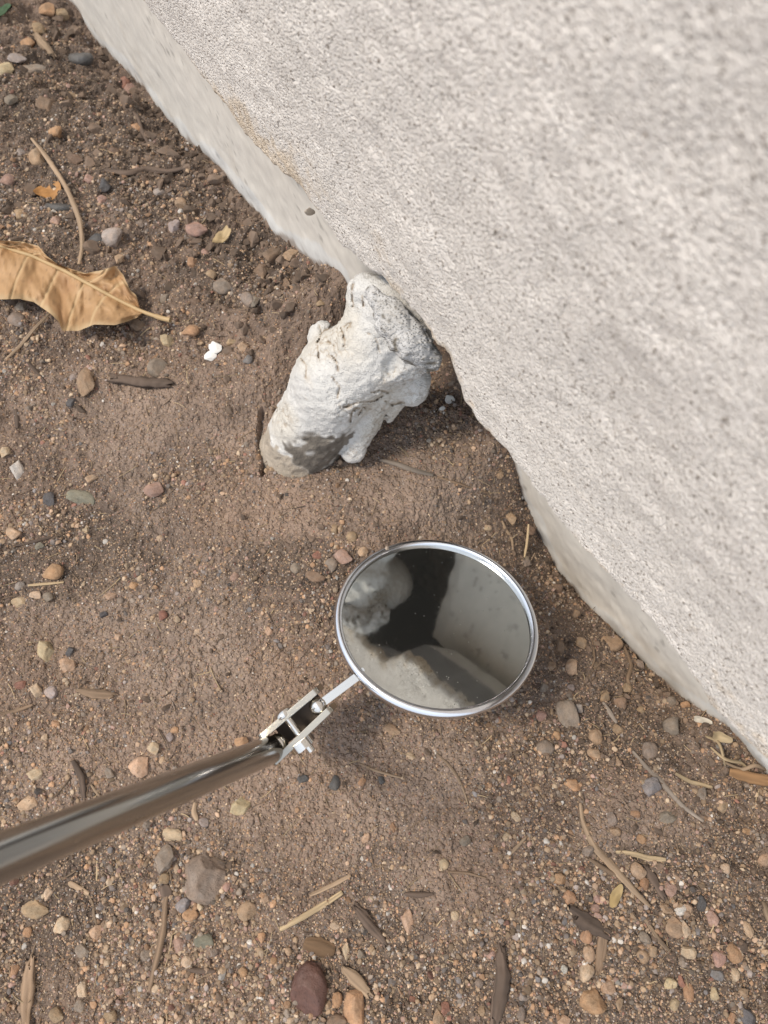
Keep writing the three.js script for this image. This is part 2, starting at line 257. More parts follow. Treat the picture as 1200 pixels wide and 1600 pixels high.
// ------------------------------------------------------------------ a solid from a distance field (naive surface nets)
function nets(lo, hi, cell, field) {
  const n = [0, 1, 2].map((k) => Math.ceil((hi.getComponent(k) - lo.getComponent(k)) / cell) + 1), [nx, ny, nz] = n, D = new Float32Array(nx * ny * nz), at = (i, j, k) => (k * ny + j) * nx + i;
  for (let k = 0; k < nz; k++) for (let j = 0; j < ny; j++) for (let i = 0; i < nx; i++) D[at(i, j, k)] = field(lo.x + i * cell, lo.y + j * cell, lo.z + k * cell);
  const id = new Int32Array(nx * ny * nz).fill(-1), pos = [], idx = [];
  for (let k = 0; k < nz - 1; k++) for (let j = 0; j < ny - 1; j++) for (let i = 0; i < nx - 1; i++) {
    let c = 0, x = 0, y = 0, z = 0, m = 0; const v = [];
    for (let q = 0; q < 8; q++) { v[q] = D[at(i + (q & 1), j + ((q >> 1) & 1), k + (q >> 2))]; if (v[q] < 0) m |= 1 << q; }
    if (m === 0 || m === 255) continue;
    for (let a = 0; a < 8; a++) for (let ax = 1; ax < 8; ax <<= 1) { if (a & ax) continue; const b = a | ax; if ((v[a] < 0) === (v[b] < 0)) continue; const t = v[a] / (v[a] - v[b]); x += (a & 1) + (ax === 1 ? t : 0); y += ((a >> 1) & 1) + (ax === 2 ? t : 0); z += (a >> 2) + (ax === 4 ? t : 0); c++; }
    id[at(i, j, k)] = pos.length / 3; pos.push(lo.x + (i + x / c) * cell, lo.y + (j + y / c) * cell, lo.z + (k + z / c) * cell);
  }
  const quad = (a, b, c, d, f) => { if (Math.min(a, b, c, d) < 0) return; if (f) idx.push(a, b, c, a, c, d); else idx.push(a, c, b, a, d, c); };
  for (let k = 1; k < nz - 1; k++) for (let j = 1; j < ny - 1; j++) for (let i = 1; i < nx - 1; i++) {
    const o = D[at(i, j, k)] < 0;
    if (o !== D[at(i + 1, j, k)] < 0) quad(id[at(i, j - 1, k - 1)], id[at(i, j, k - 1)], id[at(i, j, k)], id[at(i, j - 1, k)], o);
    if (o !== D[at(i, j + 1, k)] < 0) quad(id[at(i - 1, j, k - 1)], id[at(i - 1, j, k)], id[at(i, j, k)], id[at(i, j, k - 1)], o);
    if (o !== D[at(i, j, k + 1)] < 0) quad(id[at(i - 1, j - 1, k)], id[at(i, j - 1, k)], id[at(i, j, k)], id[at(i - 1, j, k)], o);
  }
  const g = new THREE.BufferGeometry(); g.setAttribute('position', new THREE.Float32BufferAttribute(pos, 3)); g.setIndex(idx); g.computeVertexNormals(); return g;
}
const capsule = (x, y, z, a, b, ra, rb) => { const dx = b.x - a.x, dy = b.y - a.y, dz = b.z - a.z, t = clamp(((x - a.x) * dx + (y - a.y) * dy + (z - a.z) * dz) / (dx * dx + dy * dy + dz * dz)); return Math.hypot(x - a.x - t * dx, y - a.y - t * dy, z - a.z - t * dz) - lerp(ra, rb, t); };
const smin = (a, b, k) => { const h = Math.max(k - Math.abs(a - b), 0) / k; return Math.min(a, b) - h * h * k * 0.25; };
function segDist(q, x, y, z) { let m = 1; for (let i = 1; i < q.length; i++) m = Math.min(m, capsule(x, y, z, q[i - 1], q[i], 0, 0)); return m; }
function colourBy(g, fn) { const P = g.attributes.position, c = new Float32Array(P.count * 3), N = g.attributes.normal; for (let k = 0; k < P.count; k++) { const q = fn(P.getX(k), P.getY(k), P.getZ(k), N); c[k * 3] = q[0]; c[k * 3 + 1] = q[1]; c[k * 3 + 2] = q[2]; } g.setAttribute('color', new THREE.BufferAttribute(c, 3)); return g; }
{ // the painted stub of pipe
  const P = (u, v, y) => atY(u, v, y);
  const base = P(462, 690, 0), mid = P(530, 590, 0.030), top = P(620, 490, 0.053), into = P(685, 452, 0.057);
  base.y = -0.008;
  const bones = [[base, mid, 0.0134, 0.0124], [mid, top, 0.0122, 0.0095], [top, into, 0.0095, 0.011], [P(560, 560, 0.035), P(640, 590, 0.032), 0.0085, 0.0058], [P(515, 560, 0.027), P(502, 526, 0.027), 0.0085, 0.0046], [P(573, 450, 0.058), P(650, 508, 0.058), 0.0034, 0.0060]];
  const lumps = [[P(570, 465, 0.052), 0.0045], [P(643, 606, 0.026), 0.0052], [P(592, 570, 0.042), 0.0065], [P(640, 560, 0.045), 0.006]];
  const drip = [P(590, 610, 0.026), P(570, 655, 0.0155), P(550, 706, 0.0055)], web = [P(615, 618, 0.022), P(608, 650, 0.014)];
  const cracks = ['498 507; 502 520; 497 537; 498 560', '502 522; 520 508; 527 505', '533 513; 538 530; 537 542', '513 533; 523 541', '520 557; 527 567; 528 579', '537 510; 550 504; 543 517', '552 443; 550 463; 552 480; 560 483', '567 463; 568 478', '538 638; 553 630; 567 627; 583 627; 599 619', '547 659; 550 643; 561 637', '560 648; 567 636; 580 640', '580 613; 593 610; 608 614', '470 560; 480 572; 478 590', '600 625; 612 633; 630 628', '520 590; 530 603; 527 622', '575 520; 588 530; 592 548'].map(px);
  const cm = camera.matrixWorldInverse, tmp = V();
  const crackDist = (x, y, z) => { tmp.set(x, y, z).applyMatrix4(cm); const u = 600 - tmp.x / tmp.z * F, v = 800 + tmp.y / tmp.z * F, wob = 1.6 * n2(u * 0.16, v * 0.16, 401); let m = 99; for (const q of cracks) for (let i = 1; i < q.length; i++) { const a = q[i - 1], b = q[i], dx = b[0] - a[0], dy = b[1] - a[1], t = clamp(((u - a[0]) * dx + (v - a[1]) * dy) / (dx * dx + dy * dy)); m = Math.min(m, Math.hypot(u - a[0] - t * dx + wob, v - a[1] - t * dy + wob)); } return m; };
  const dent = P(612, 572, 0.047);
  const flakes = (x, y, z) => { // distance to the border of the nearest paint flake, and the flake's own number
    const q = 380, i = Math.floor(x * q), j = Math.floor(y * q), k = Math.floor(z * q); let a = 9, b = 9, id = 0;
    for (let dk = -1; dk <= 1; dk++) for (let dj = -1; dj <= 1; dj++) for (let di = -1; di <= 1; di++) { const X = i + di, Y = j + dj, Z = k + dk, e = Math.hypot(X + h3(X, Y, Z) - x * q, Y + h3(X, Y, Z + 991) - y * q, Z + h3(X + 577, Y, Z) - z * q); if (e < a) { b = a; a = e; id = h3(X, Y + 313, Z); } else if (e < b) b = e; }
    return [b - a, id];
  };
  const field = (x, y, z) => {
    let d = 1; for (const [a, b, ra, rb] of bones) d = smin(d, capsule(x, y, z, a, b, ra, rb), 0.004);
    for (const [c, r] of lumps) d = smin(d, Math.hypot(x - c.x, y - c.y, z - c.z) - r, 0.006);
    d = smin(d, capsule(x, y, z, drip[0], drip[1], 0.0060, 0.0052), 0.002); d = smin(d, capsule(x, y, z, drip[1], drip[2], 0.0052, 0.0040), 0.001);
    d = smin(d, capsule(x, y, z, web[0], web[1], 0.0048, 0.0022), 0.002);
    if (Math.abs(d) < 0.0025) {
      d += 0.0007 * n3(x * 140, y * 140, z * 140, 1) + 0.0003 * n3(x * 420, y * 420, z * 420, 2) + 0.00035 * n3(x * 900, y * 900, z * 900, 3);
      d += 0.0009 * smooth(2.3, 0.5, crackDist(x, y, z));
      const wc = flakes(x + 0.0008 * n3(x * 300, y * 300, z * 300, 7), y, z + 0.0008 * n3(x * 300, y * 300, z * 300, 8)), flaky = smooth(0.05, 0.45, n3(x * 90, y * 90, z * 90, 9));
      d += 0.0006 * flaky * smooth(0.16, 0.02, wc[0]) + 0.0002 * flaky * (wc[1] - 0.5);
      d += 0.0018 * smooth(0.0035, 0.0006, Math.hypot(x - dent.x, (y - dent.y) * 0.5, z - dent.z));
    }
    return d;
  };
  const lo = V(-0.046, -0.006, -0.175), hi = V(0.046, 0.077, -0.078);
  const geo = nets(lo, hi, 0.0005, field), bareC = P(505, 692, 0.008), bare2 = P(525, 668, 0.012);
  colourBy(geo, (x, y, z) => {
    const a = n3(x * 180, y * 180, z * 180, 11), b = n3(x * 500, y * 500, z * 500, 12), c = n3(x * 60, y * 60, z * 60, 13);
    let q = [0.60, 0.592, 0.57];
    const cream = smooth(0.0, 0.7, c + 0.3 * a); q = q.map((v, k) => lerp(v, [0.54, 0.49, 0.40][k], 0.45 * cream));
    const grime = smooth(0.45, 0.8, a * 0.6 + b * 0.5); q = q.map((v, k) => lerp(v, [0.42, 0.36, 0.29][k], 0.5 * grime));
    { const m = smooth(2.0, 0.5, crackDist(x, y, z)); q = q.map((v, k) => lerp(v, [0.30, 0.22, 0.14][k], 0.75 * m)); }
    { const wc = flakes(x + 0.0008 * n3(x * 300, y * 300, z * 300, 7), y, z + 0.0008 * n3(x * 300, y * 300, z * 300, 8)), flaky = smooth(0.05, 0.45, n3(x * 90, y * 90, z * 90, 9)), m = flaky * smooth(0.1, 0.02, wc[0]); q = q.map((v, k) => lerp(v, [0.33, 0.25, 0.17][k], 0.6 * m)); }
    const onDrip = Math.min(capsule(x, y, z, drip[0], drip[1], 0.0060, 0.0052), capsule(x, y, z, drip[1], drip[2], 0.0052, 0.0040)) < 0.0004 ? 0 : 1;
    const worn = onDrip * smooth(0.0107, 0.0085, Math.min(Math.hypot(x - bareC.x, (y - bareC.y) * 0.8, z - bareC.z), Math.hypot(x - bare2.x, y - bare2.y, z - bare2.z) + 0.003) + 0.0035 * a + 0.0030 * b);
    const low = smooth(0.0078, 0.0062, y + 0.003 * a + 0.0022 * b) * smooth(-0.015, -0.021, x);
    q = q.map((v, k) => lerp(v, [0.17, 0.15, 0.125][k] * (1 + 0.35 * b), Math.max(worn, 0)));
    q = q.map((v, k) => lerp(v, [0.33, 0.265, 0.19][k] * (1 + 0.2 * b), low * 0.8 * (1 - worn)));
    return q;
  });
  const pipe = thing('pipe_stub', 'pipe stub under cracked white paint leaning from the soil into the wall', 'pipe');
  { const A = geo.attributes.position, uv = new Float32Array(A.count * 2); for (let k = 0; k < A.count; k++) { const x = A.getX(k), z = A.getZ(k); uv[k * 2] = sOf(x, z) / 0.12; uv[k * 2 + 1] = (A.getY(k) + wOf(x, z)) * 0.707 / 0.12; } geo.setAttribute('uv', new THREE.BufferAttribute(uv, 2)); }
  part('paint_coat', geo, std({ vertexColors: true, roughness: 0.85, bumpMap: ST.bump, bumpScale: 0.00028 }), pipe);
  // rough mortar lip of the stucco over the pipe
  const L = [P(583, 462, 0.067), P(612, 500, 0.065), P(640, 534, 0.063), P(668, 560, 0.058)], fl = (x, y, z) => {
    let d = capsule(x, y, z, L[0], L[1], 0.0026, 0.0040); d = smin(d, capsule(x, y, z, L[1], L[2], 0.0040, 0.0044), 0.003); d = smin(d, capsule(x, y, z, L[2], L[3], 0.0044, 0.0040), 0.003);
    if (Math.abs(d) < 0.004) d += 0.0007 * n3(x * 260, y * 260, z * 260, 21) + 0.0006 * n3(x * 700, y * 700, z * 700, 22) + 0.0007 * Math.abs(n3(x * 1100, y * 1100, z * 1100, 23));
    return d; };
  const lg = nets(V(-0.018, 0.046, -0.165), V(0.035, 0.08, -0.085), 0.0005, fl);
  colourBy(lg, (x, y, z) => { const a = n3(x * 700, y * 700, z * 700, 24), b = n3(x * 140, y * 140, z * 140, 25), m = smooth(0.25, 0.7, a + 0.5 * b), t = smooth(-0.2, 0.5, b); return [lerp(lerp(0.52, 0.40, t), 0.17, m), lerp(lerp(0.515, 0.385, t), 0.15, m), lerp(lerp(0.505, 0.36, t), 0.12, m)]; });
  { const A = lg.attributes.position, uv = new Float32Array(A.count * 2); for (let k = 0; k < A.count; k++) { const x = A.getX(k), z = A.getZ(k); uv[k * 2] = sOf(x, z) / 0.16; uv[k * 2 + 1] = (A.getY(k) + wOf(x, z)) * 0.707 / 0.16; } lg.setAttribute('uv', new THREE.BufferAttribute(uv, 2)); }
  part('mortar_lip', lg, std({ vertexColors: true, roughness: 0.95, bumpMap: ST.bump, bumpScale: 0.0007 }), wall, 'rough grey mortar lip over the pipe');
}

// ------------------------------------------------------------------ inspection mirror
const chrome = std({ color: new THREE.Color(0.78, 0.75, 0.70), metalness: 1, roughness: 0.16 }), nickel = std({ color: new THREE.Color(0.40, 0.375, 0.325), metalness: 1, roughness: 0.28 });
const MC = seen(682, 973, 0.2215);
const MN = (() => { const v = rayOf(682, 973).normalize().negate(), R = V(1, 0, 0), U = V(0, Math.sin(TILT), -Math.cos(TILT)); const e = R.multiplyScalar(0.28).addScaledVector(U, 0.96); e.addScaledVector(v, -e.dot(v)).normalize(); const a = 33.5 * Math.PI / 180; return v.multiplyScalar(Math.cos(a)).addScaledVector(e, Math.sin(a)); })();
const tool = thing('inspection_mirror', 'round chrome inspection mirror on a jointed telescopic handle lying over the soil', 'inspection mirror', MC);
const loc = (p) => p.clone().sub(MC);
{
  const q = new THREE.Quaternion().setFromUnitVectors(V(0, 1, 0), MN), R = 0.0295;
  const prof = [[0.0, -0.0034], [0.020, -0.0034], [0.0272, -0.0030], [0.0288, -0.0016], [R, 0.0000], [R, 0.0010], [0.0290, 0.0018], [0.0283, 0.0021], [0.0276, 0.0018], [0.0272, 0.0011], [0.0272, 0.0000]].map(([r, y]) => new THREE.Vector2(r, y));
  const curve = new THREE.SplineCurve(prof.slice(2)); const pts = [prof[0], prof[1], ...curve.getPoints(40)];
  const rim = part('rim', new THREE.LatheGeometry(pts, 128), std({ color: new THREE.Color(0.82, 0.83, 0.86), metalness: 1, roughness: 0.2 }), tool); rim.quaternion.copy(q);
  // reflecting glass, a little dusty and spotted
  const N = 512, m = new Float32Array(N * N), Rn = rng(9); for (let j = 0; j < N; j++) for (let i = 0; i < N; i++) m[j * N + i] = 0.055 + 0.03 * fbm(i * 0.012, j * 0.012, 311, 4) + 0.02 * n2(i * 0.03 + j * 0.2, i * 0.2 - j * 0.03, 312);
  for (let k = 0; k < 240; k++) { const cx = Rn() * N, cy = Rn() * N, r = 0.55 + Rn() * Rn() * 1.1; for (let y = -4; y <= 4; y++) for (let x = -4; x <= 4; x++) if (x * x + y * y < r * r) m[((Math.floor(cy + y) + N) % N) * N + (Math.floor(cx + x) + N) % N] = 0.45; }
  const glass = part('mirror_glass', new THREE.CircleGeometry(0.02765, 96), std({ color: new THREE.Color(0.62, 0.63, 0.60), metalness: 0.98, roughness: 1, roughnessMap: texture(N, m, 1) }), tool);
  glass.quaternion.setFromUnitVectors(V(0, 0, 1), MN); glass.position.copy(MN).multiplyScalar(0.0004);
  const hitPlane = (u, v, off) => { const r = rayOf(u, v), t = (MC.clone().addScaledVector(MN, off).sub(eye)).dot(MN) / r.dot(MN); return r.multiplyScalar(t).add(eye); };
  const bar = (a, b, r, seg = 20, rb = r) => { const g = new THREE.CylinderGeometry(rb, r, a.distanceTo(b), seg, 1), o = new THREE.Object3D(); o.position.copy(a).add(b).multiplyScalar(0.5); o.quaternion.setFromUnitVectors(V(0, 1, 0), b.clone().sub(a).normalize()); o.updateMatrix(); g.applyMatrix4(o.matrix); return g; };
  const DZ = 0.207, rimP = loc(hitPlane(565, 1052, -0.0006)), ballA = loc(seen(497, 1103, DZ)), ballB = loc(seen(434, 1163, DZ + 0.0005));
  const inside = rimP.clone().lerp(ballA, -0.08);
  { const x = ballA.clone().sub(inside), L = x.length(), g = new THREE.BoxGeometry(L, 0.0015, 0.0022, 8, 1, 1), y = rayOf(530, 1078).normalize(); x.normalize(); y.addScaledVector(x, -y.dot(x)).normalize(); g.applyMatrix4(new THREE.Matrix4().makeBasis(x, y, x.clone().cross(y)).setPosition(inside.clone().add(ballA).multiplyScalar(0.5))); part('stem', g, std({ color: new THREE.Color(0.66, 0.64, 0.60), metalness: 1, roughness: 0.22 }), tool); }
  const ball = (c, r) => { const g = new THREE.SphereGeometry(r, 32, 24); const m = part('ball', g, chrome, tool); m.position.copy(c); };
  ball(ballA, 0.0024); ball(ballB, 0.0029);
  // the two clamp plates, seen on edge
  const plate = (u0, v0, u1, v1) => {
    const a = loc(seen(u0, v0, DZ)), b = loc(seen(u1, v1, DZ)), len = a.distanceTo(b), x = b.clone().sub(a).normalize(), view = rayOf((u0 + u1) / 2, (v0 + v1) / 2).normalize(), y = view.clone().addScaledVector(x, -view.dot(x)).normalize(), z = x.clone().cross(y);
    const hw = 0.0022, s = new THREE.Shape(), L = len / 2 + 0.0005; const q = 0.0012, lowY = 0.0085; s.moveTo(-L + q, -hw); s.lineTo(L - q, -hw); s.absarc(L - q, -hw + q, q, -Math.PI / 2, 0); s.lineTo(L, lowY - 0.003); s.absarc(L - 0.003, lowY - 0.003, 0.003, 0, Math.PI / 2); s.lineTo(-L + 0.003, lowY); s.absarc(-L + 0.003, lowY - 0.003, 0.003, Math.PI / 2, Math.PI); s.lineTo(-L, -hw + q); s.absarc(-L + q, -hw + q, q, Math.PI, Math.PI * 1.5);
    const t = 0.0015, g = new THREE.ExtrudeGeometry(s, { depth: t, bevelEnabled: true, bevelThickness: 0.00015, bevelSize: 0.00015, bevelSegments: 2, curveSegments: 16 }); g.translate(0, 0, -t / 2);
    const M = new THREE.Matrix4().makeBasis(x, y, z).setPosition(a.clone().add(b).multiplyScalar(0.5)); g.applyMatrix4(M); part('clamp_plate', g, nickel, tool);
    return { x, y, z, len, mid: a.add(b).multiplyScalar(0.5) };
  };
  const A = plate(410, 1150, 496, 1078), B = plate(431, 1189, 517, 1107);
  { const z = B.mid.clone().sub(A.mid), w = z.length(), g = new THREE.BoxGeometry(A.len * 0.78, 0.0011, w - 0.0016), M = new THREE.Matrix4().makeBasis(A.x, A.x.clone().cross(z).normalize().negate(), z.clone().normalize()); M.setPosition(A.mid.clone().add(B.mid).multiplyScalar(0.5).addScaledVector(A.y, 0.0072)); g.applyMatrix4(M); part('clamp_back', g, std({ color: new THREE.Color(0.07, 0.052, 0.04), metalness: 0.3, roughness: 0.5 }), tool); }  // added dark plate, its colour stands in for shade between the clamp plates
  const axis = B.mid.clone().sub(A.mid).normalize(), cA = loc(seen(441, 1112, DZ)), cB = loc(seen(487, 1173, DZ));
  const sd = cB.clone().sub(cA).normalize();
  const screw = part('clamp_screw', bar(cA.clone().addScaledVector(sd, 0.001), cB, 0.00105, 20), chrome, tool);
  const head = new THREE.SphereGeometry(0.0027, 28, 16); head.scale(1, 0.6, 1); const hm = new THREE.Object3D(); hm.quaternion.setFromUnitVectors(V(0, 1, 0), sd); hm.position.copy(cA).addScaledVector(sd, 0.0007); hm.updateMatrix(); head.applyMatrix4(hm.matrix);
  part('screw_head', head, chrome, screw);
  const nutC = loc(seen(471.5, 1161, DZ)); part('nut', bar(nutC.clone().addScaledVector(sd, -0.0011), nutC.clone().addScaledVector(sd, 0.0013), 0.0036, 6), chrome, screw);
  const SN = 256, sm = new Float32Array(SN * SN); for (let j = 0; j < SN; j++) for (let i = 0; i < SN; i++) sm[j * SN + i] = 0.17 + 0.06 * fbm(i * 0.05, j * 0.02, 301, 4) + 0.07 * n2(i * 0.7, j * 0.02, 302) + (h3(i, j, 303) > 0.995 ? 0.2 : 0);
  const smudge = texture(SN, sm, 1);
  // the rod rises from the joint towards the hand outside the picture
  const p1 = seen(425, 1171, DZ), p0 = seen(0, 1341, 0.1155), dir = p0.clone().sub(p1).normalize(), len = p0.distanceTo(p1), rr = 0.00375;
  const a0 = loc(p1), rodTop = a0.clone().addScaledVector(dir, len + 0.035);
  const prof2 = [[0.0016, -0.0018], [0.0030, -0.0012], [0.0037, 0], [rr, 0.0012], [rr, len + 0.035]].map(([r, y]) => new THREE.Vector2(r, y));
  const rod = new THREE.LatheGeometry(prof2, 64); const ro = new THREE.Object3D(); ro.quaternion.setFromUnitVectors(V(0, 1, 0), dir); ro.position.copy(a0); ro.updateMatrix(); rod.applyMatrix4(ro.matrix);
  part('handle_rod', rod, std({ color: new THREE.Color(0.46, 0.45, 0.43), metalness: 1, roughness: 1, roughnessMap: smudge }), tool);
  part('grip', bar(rodTop.clone().addScaledVector(dir, -0.001), rodTop.clone().addScaledVector(dir, 0.11), 0.0065, 32), std({ color: 0x1b1b1d, roughness: 0.7 }), tool);
}

// ------------------------------------------------------------------ dry leaf
{
  const top = table(px('-70 372; -30 372; 0 376; 33 377; 60 384; 72 399; 90 413; 133 427; 160 422; 180 415; 193 430; 203 453; 213 461; 218 479; 222 486')), mid = table(px('-70 372; 0 384; 50 400; 100 423; 150 450; 187 470; 222 487')), bot = table(px('-70 430; -30 455; 0 468; 30 467; 53 472; 80 491; 92 503; 97 517; 123 517; 147 507; 180 508; 200 502; 213 497; 222 490'));
  const leaf = thing('dry_leaf', 'large dry tan leaf with curled wavy edges lying on the dark soil', 'leaf');
  const NU = 150, NV = 41, lift = (u, t) => 0.0045 + 0.0022 * Math.sin(u * 0.045) * Math.abs(t) + 0.0035 * t * t * (t > 0 ? 1.0 : 0.5) + 0.0011 * n2(u * 0.05, t * 3, 71) + 0.0005 * n2(u * 0.16, t * 7, 75) + 0.0022 * Math.sin(u * 0.075 + 1) * t * t * Math.abs(t) - 0.0015 * smooth(140, 222, u) + 0.0017 * Math.cos((u + 36 * Math.abs(t) * (t < 0 ? -1 : 1)) / 44 * 6.283) * Math.abs(t) * (1.3 - Math.abs(t));
  const veins = [-40, 2, 44, 92, 132, 168];
  const surf = (u, t, dy) => { const v = t < 0 ? lerp(mid(u), top(u), -t) : lerp(mid(u), bot(u), t); const p = onGroundSmooth(u, v, 0.0004 + lift(u, t) + dy); return p; };
  function onGroundSmooth(u, v, h) { const r = rayOf(u, v); let p = V(); let y = -0.004; for (let k = 0; k < 6; k++) { p = r.clone().multiplyScalar((y + h - EYE) / r.y).add(eye); y = groundBase(p.x, p.z); } return p; }
  const vein = (u, t) => { let m = 0; for (const b of veins) { const e = Math.abs(u - (b + (t < 0 ? 34 : -34) * Math.abs(t) + (t < 0 ? 0 : 6) * t * t)); m = Math.max(m, smooth(3.4, 0.4, e)); } return m; };
  for (const face of [0]) {
    const sheet = (dy, flip) => gridGeo(NU, NV, (i, j, o) => {
      const u = lerp(-70, 222, i / (NU - 1)), t = lerp(-1, 1, j / (NV - 1)), ve = vein(u, t);
      o.p.copy(surf(u, t, dy - 0.0005 * ve)); o.uv = [u / 100, t];
      const e = Math.abs(t), rimc = smooth(0.84, 1, e + 0.05 * n2(u * 0.2, t * 4, 72)), f = fbm(u * 0.03, t * 1.6, 73, 4), sp = n2(u * 0.5, t * 22, 74);
      const net = smooth(0.16, 0.02, Math.abs(n2(u * 0.16, t * 9, 76))) + 0.7 * smooth(0.12, 0.02, Math.abs(n2(u * 0.34, t * 18, 77))), fleckL = smooth(0.62, 0.8, n2(u * 0.3, t * 14, 78)) * 0.3, g = (1 + 0.2 * f + 0.06 * sp + 0.09 * net) * (1 - fleckL);
      let c = [0.385 * g, 0.235 * g, 0.115 * g]; c = c.map((q, k) => lerp(q, [0.26, 0.135, 0.06][k], 0.6 * smooth(0.1, 0.6, f)));
      c = c.map((q, k) => lerp(lerp(q, [0.45, 0.34, 0.20][k], 0.7 * rimc), [0.50, 0.36, 0.20][k], 0.8 * ve)); o.c = c;
    }, true, flip);
    part('blade', mergeGeometries([sheet(0, true), sheet(-0.0003, false)]), std({ vertexColors: true, roughness: 0.62, side: THREE.DoubleSide }), leaf);
  }
  const ribPts = []; for (let u = -70; u <= 222; u += 12) ribPts.push(surf(u, 0, 0.0003)); ribPts.push(onGroundSmooth(240, 493, 0.0035), onGroundSmooth(256, 498, 0.003), onGroundSmooth(266, 500, 0.003));
  const tube = new THREE.TubeGeometry(new THREE.CatmullRomCurve3(ribPts), 120, 0.00085, 10); { const P = tube.attributes.position, per = 11; for (let r = 0; r <= 120; r++) { const c = V(); for (let k = 0; k < 10; k++) c.add(V(P.getX(r * per + k), P.getY(r * per + k), P.getZ(r * per + k))); c.multiplyScalar(0.1); const s = r > 112 ? 1.0 : lerp(0.75, 0.8, r / 120); for (let k = 0; k < per; k++) { const q = r * per + k; P.setXYZ(q, c.x + (P.getX(q) - c.x) * s, c.y + (P.getY(q) - c.y) * s, c.z + (P.getZ(q) - c.z) * s); } } }
  part('midrib', tube, std({ color: new THREE.Color(0.44, 0.31, 0.16), roughness: 0.6 }), leaf);
}

// ------------------------------------------------------------------ pebbles that can be told apart
const HUES = { cream: [0.60, 0.46, 0.32], yellow: [0.54, 0.43, 0.27], tan: [0.38, 0.265, 0.165], orange: [0.48, 0.28, 0.155], peach: [0.54, 0.37, 0.25], pink: [0.42, 0.265, 0.22], red: [0.27, 0.11, 0.08], brown: [0.19, 0.125, 0.085], grey: [0.25, 0.21, 0.175], lilac: [0.36, 0.315, 0.30], slate: [0.075, 0.078, 0.085], white: [0.68, 0.65, 0.60], blue: [0.22, 0.22, 0.235], olive: [0.19, 0.195, 0.155], maroon: [0.115, 0.06, 0.048] };
const DUST = [0.31, 0.23, 0.17];
const WORDS = { yellow: 'yellowish', orange: 'orange tan', red: 'dark red', slate: 'dark slate', blue: 'blue grey', olive: 'greenish grey', lilac: 'pale lilac grey', maroon: 'maroon brown' };
const SPECK = (() => { const N = 256, c = new Float32Array(N * N * 3); for (let j = 0; j < N; j++) for (let i = 0; i < N; i++) { const a = 0.88 + 0.1 * fbm(i * 0.07, j * 0.07, 321, 4) + 0.09 * n2(i * 0.33, j * 0.33, 322) - (n2(i * 0.22, j * 0.22, 323) > 0.62 ? 0.16 : 0), o = (j * N + i) * 3; c[o] = a; c[o + 1] = a * 0.99; c[o + 2] = a * 0.975; } return texture(N, c, 3); })();
function rock(seed, cuts, detail) {
  const g0 = new THREE.IcosahedronGeometry(1, detail); g0.deleteAttribute('uv'); g0.deleteAttribute('normal'); const g = mergeVertices(g0, 1e-4), P = g.attributes.position, R = rng(seed * 131 + 7), planes = [];
  for (let k = 0; k < cuts; k++) { const v = V(R() - 0.5, R() - 0.5, R() - 0.5).normalize(); planes.push([v, 0.5 + 0.34 * R()]); }
  const p = V();
  for (let k = 0; k < P.count; k++) { p.fromBufferAttribute(P, k); p.multiplyScalar(1 + 0.13 * n3(p.x * 1.3 + seed, p.y * 1.3, p.z * 1.3, seed)); for (const [v, d] of planes) { const e = p.dot(v) - d; if (e > 0) p.addScaledVector(v, -e * 0.98); } p.multiplyScalar(1 + 0.04 * n3(p.x * 4, p.y * 4 + seed, p.z * 4, seed + 1) + 0.03 * n3(p.x * 11, p.y * 11, p.z * 11, seed + 2)); P.setXYZ(k, p.x, p.y, p.z); }
  g.computeVertexNormals();
  { const uv = new Float32Array(P.count * 2); for (let k = 0; k < P.count; k++) { uv[k * 2] = P.getX(k) * 0.5 + P.getY(k) * 0.21; uv[k * 2 + 1] = P.getZ(k) * 0.5 + P.getY(k) * 0.17; } g.setAttribute('uv', new THREE.BufferAttribute(uv, 2)); }
  colourBy(g, (x, y, z) => { const a = 1 + 0.16 * n3(x * 2.2, y * 2.2, z * 2.2, seed + 4) + 0.13 * n3(x * 7, y * 7, z * 7, seed + 5), w = 0.06 * n3(x * 3, y * 3, z * 3, seed + 6); return [a * (1 + w), a, a * (1 - w)]; });
  return g;
}
const ANG = [], ROUND = []; for (let k = 0; k < 8; k++) ANG.push(rock(k + 1, 11 + k, 8)); for (let k = 0; k < 6; k++) ROUND.push(rock(k + 41, 4, 8));
const OVAL = [rock(71, 1, 10)], BIG = [rock(83, 5, 14)];
const stones = [], marks = [];
const mark = (u, v, name) => marks.push({ u, v, name });
const RP = rng(2024);
// P(u, v, radius across, radius along, hue, 'r'ound or 'a'ngular, own label)
function P(u, v, a, b, hue, kind = 'a', label, turn) { stones.push({ u, v, a, b, hue, kind, label, turn }); }
P(177, 372, 16, 16, 'lilac', 'r', 'pale lilac rounded pebble touching a black pebble above the leaf');
P(150, 375, 14, 10, 'slate', 'r', 'black pebble beside the pale lilac one above the leaf');
P(93, 325, 19, 9, 'slate', 'r', 'flat dark slate pebble under the curled orange leaf scrap');
P(87, 347, 14, 12, 'pink', 'a');
P(273, 352, 11, 14, 'lilac', 'a');
P(308, 357, 18, 13, 'pink', 'a');
P(350, 447, 17, 14, 'grey', 'a');
P(390, 470, 14, 14, 'grey', 'a');
P(260, 468, 9, 9, 'grey', 'r');
P(248, 577, 16, 17, 'grey', 'r', 'pale grey rounded pebble resting against the dark wood piece');
P(137, 597, 16, 25, 'tan', 'a', 'tall tan pebble with a pointed top on bare silt by the dark wood piece');
P(115, 590, 9, 8, 'lilac', 'a');
P(112, 628, 9, 8, 'slate', 'a');
P(27, 500, 13, 11, 'grey', 'r');
P(35, 480, 9, 8, 'grey', 'r');
P(28, 733, 13, 20, 'white', 'a', 'whitish quartz pebble with a violet tint');
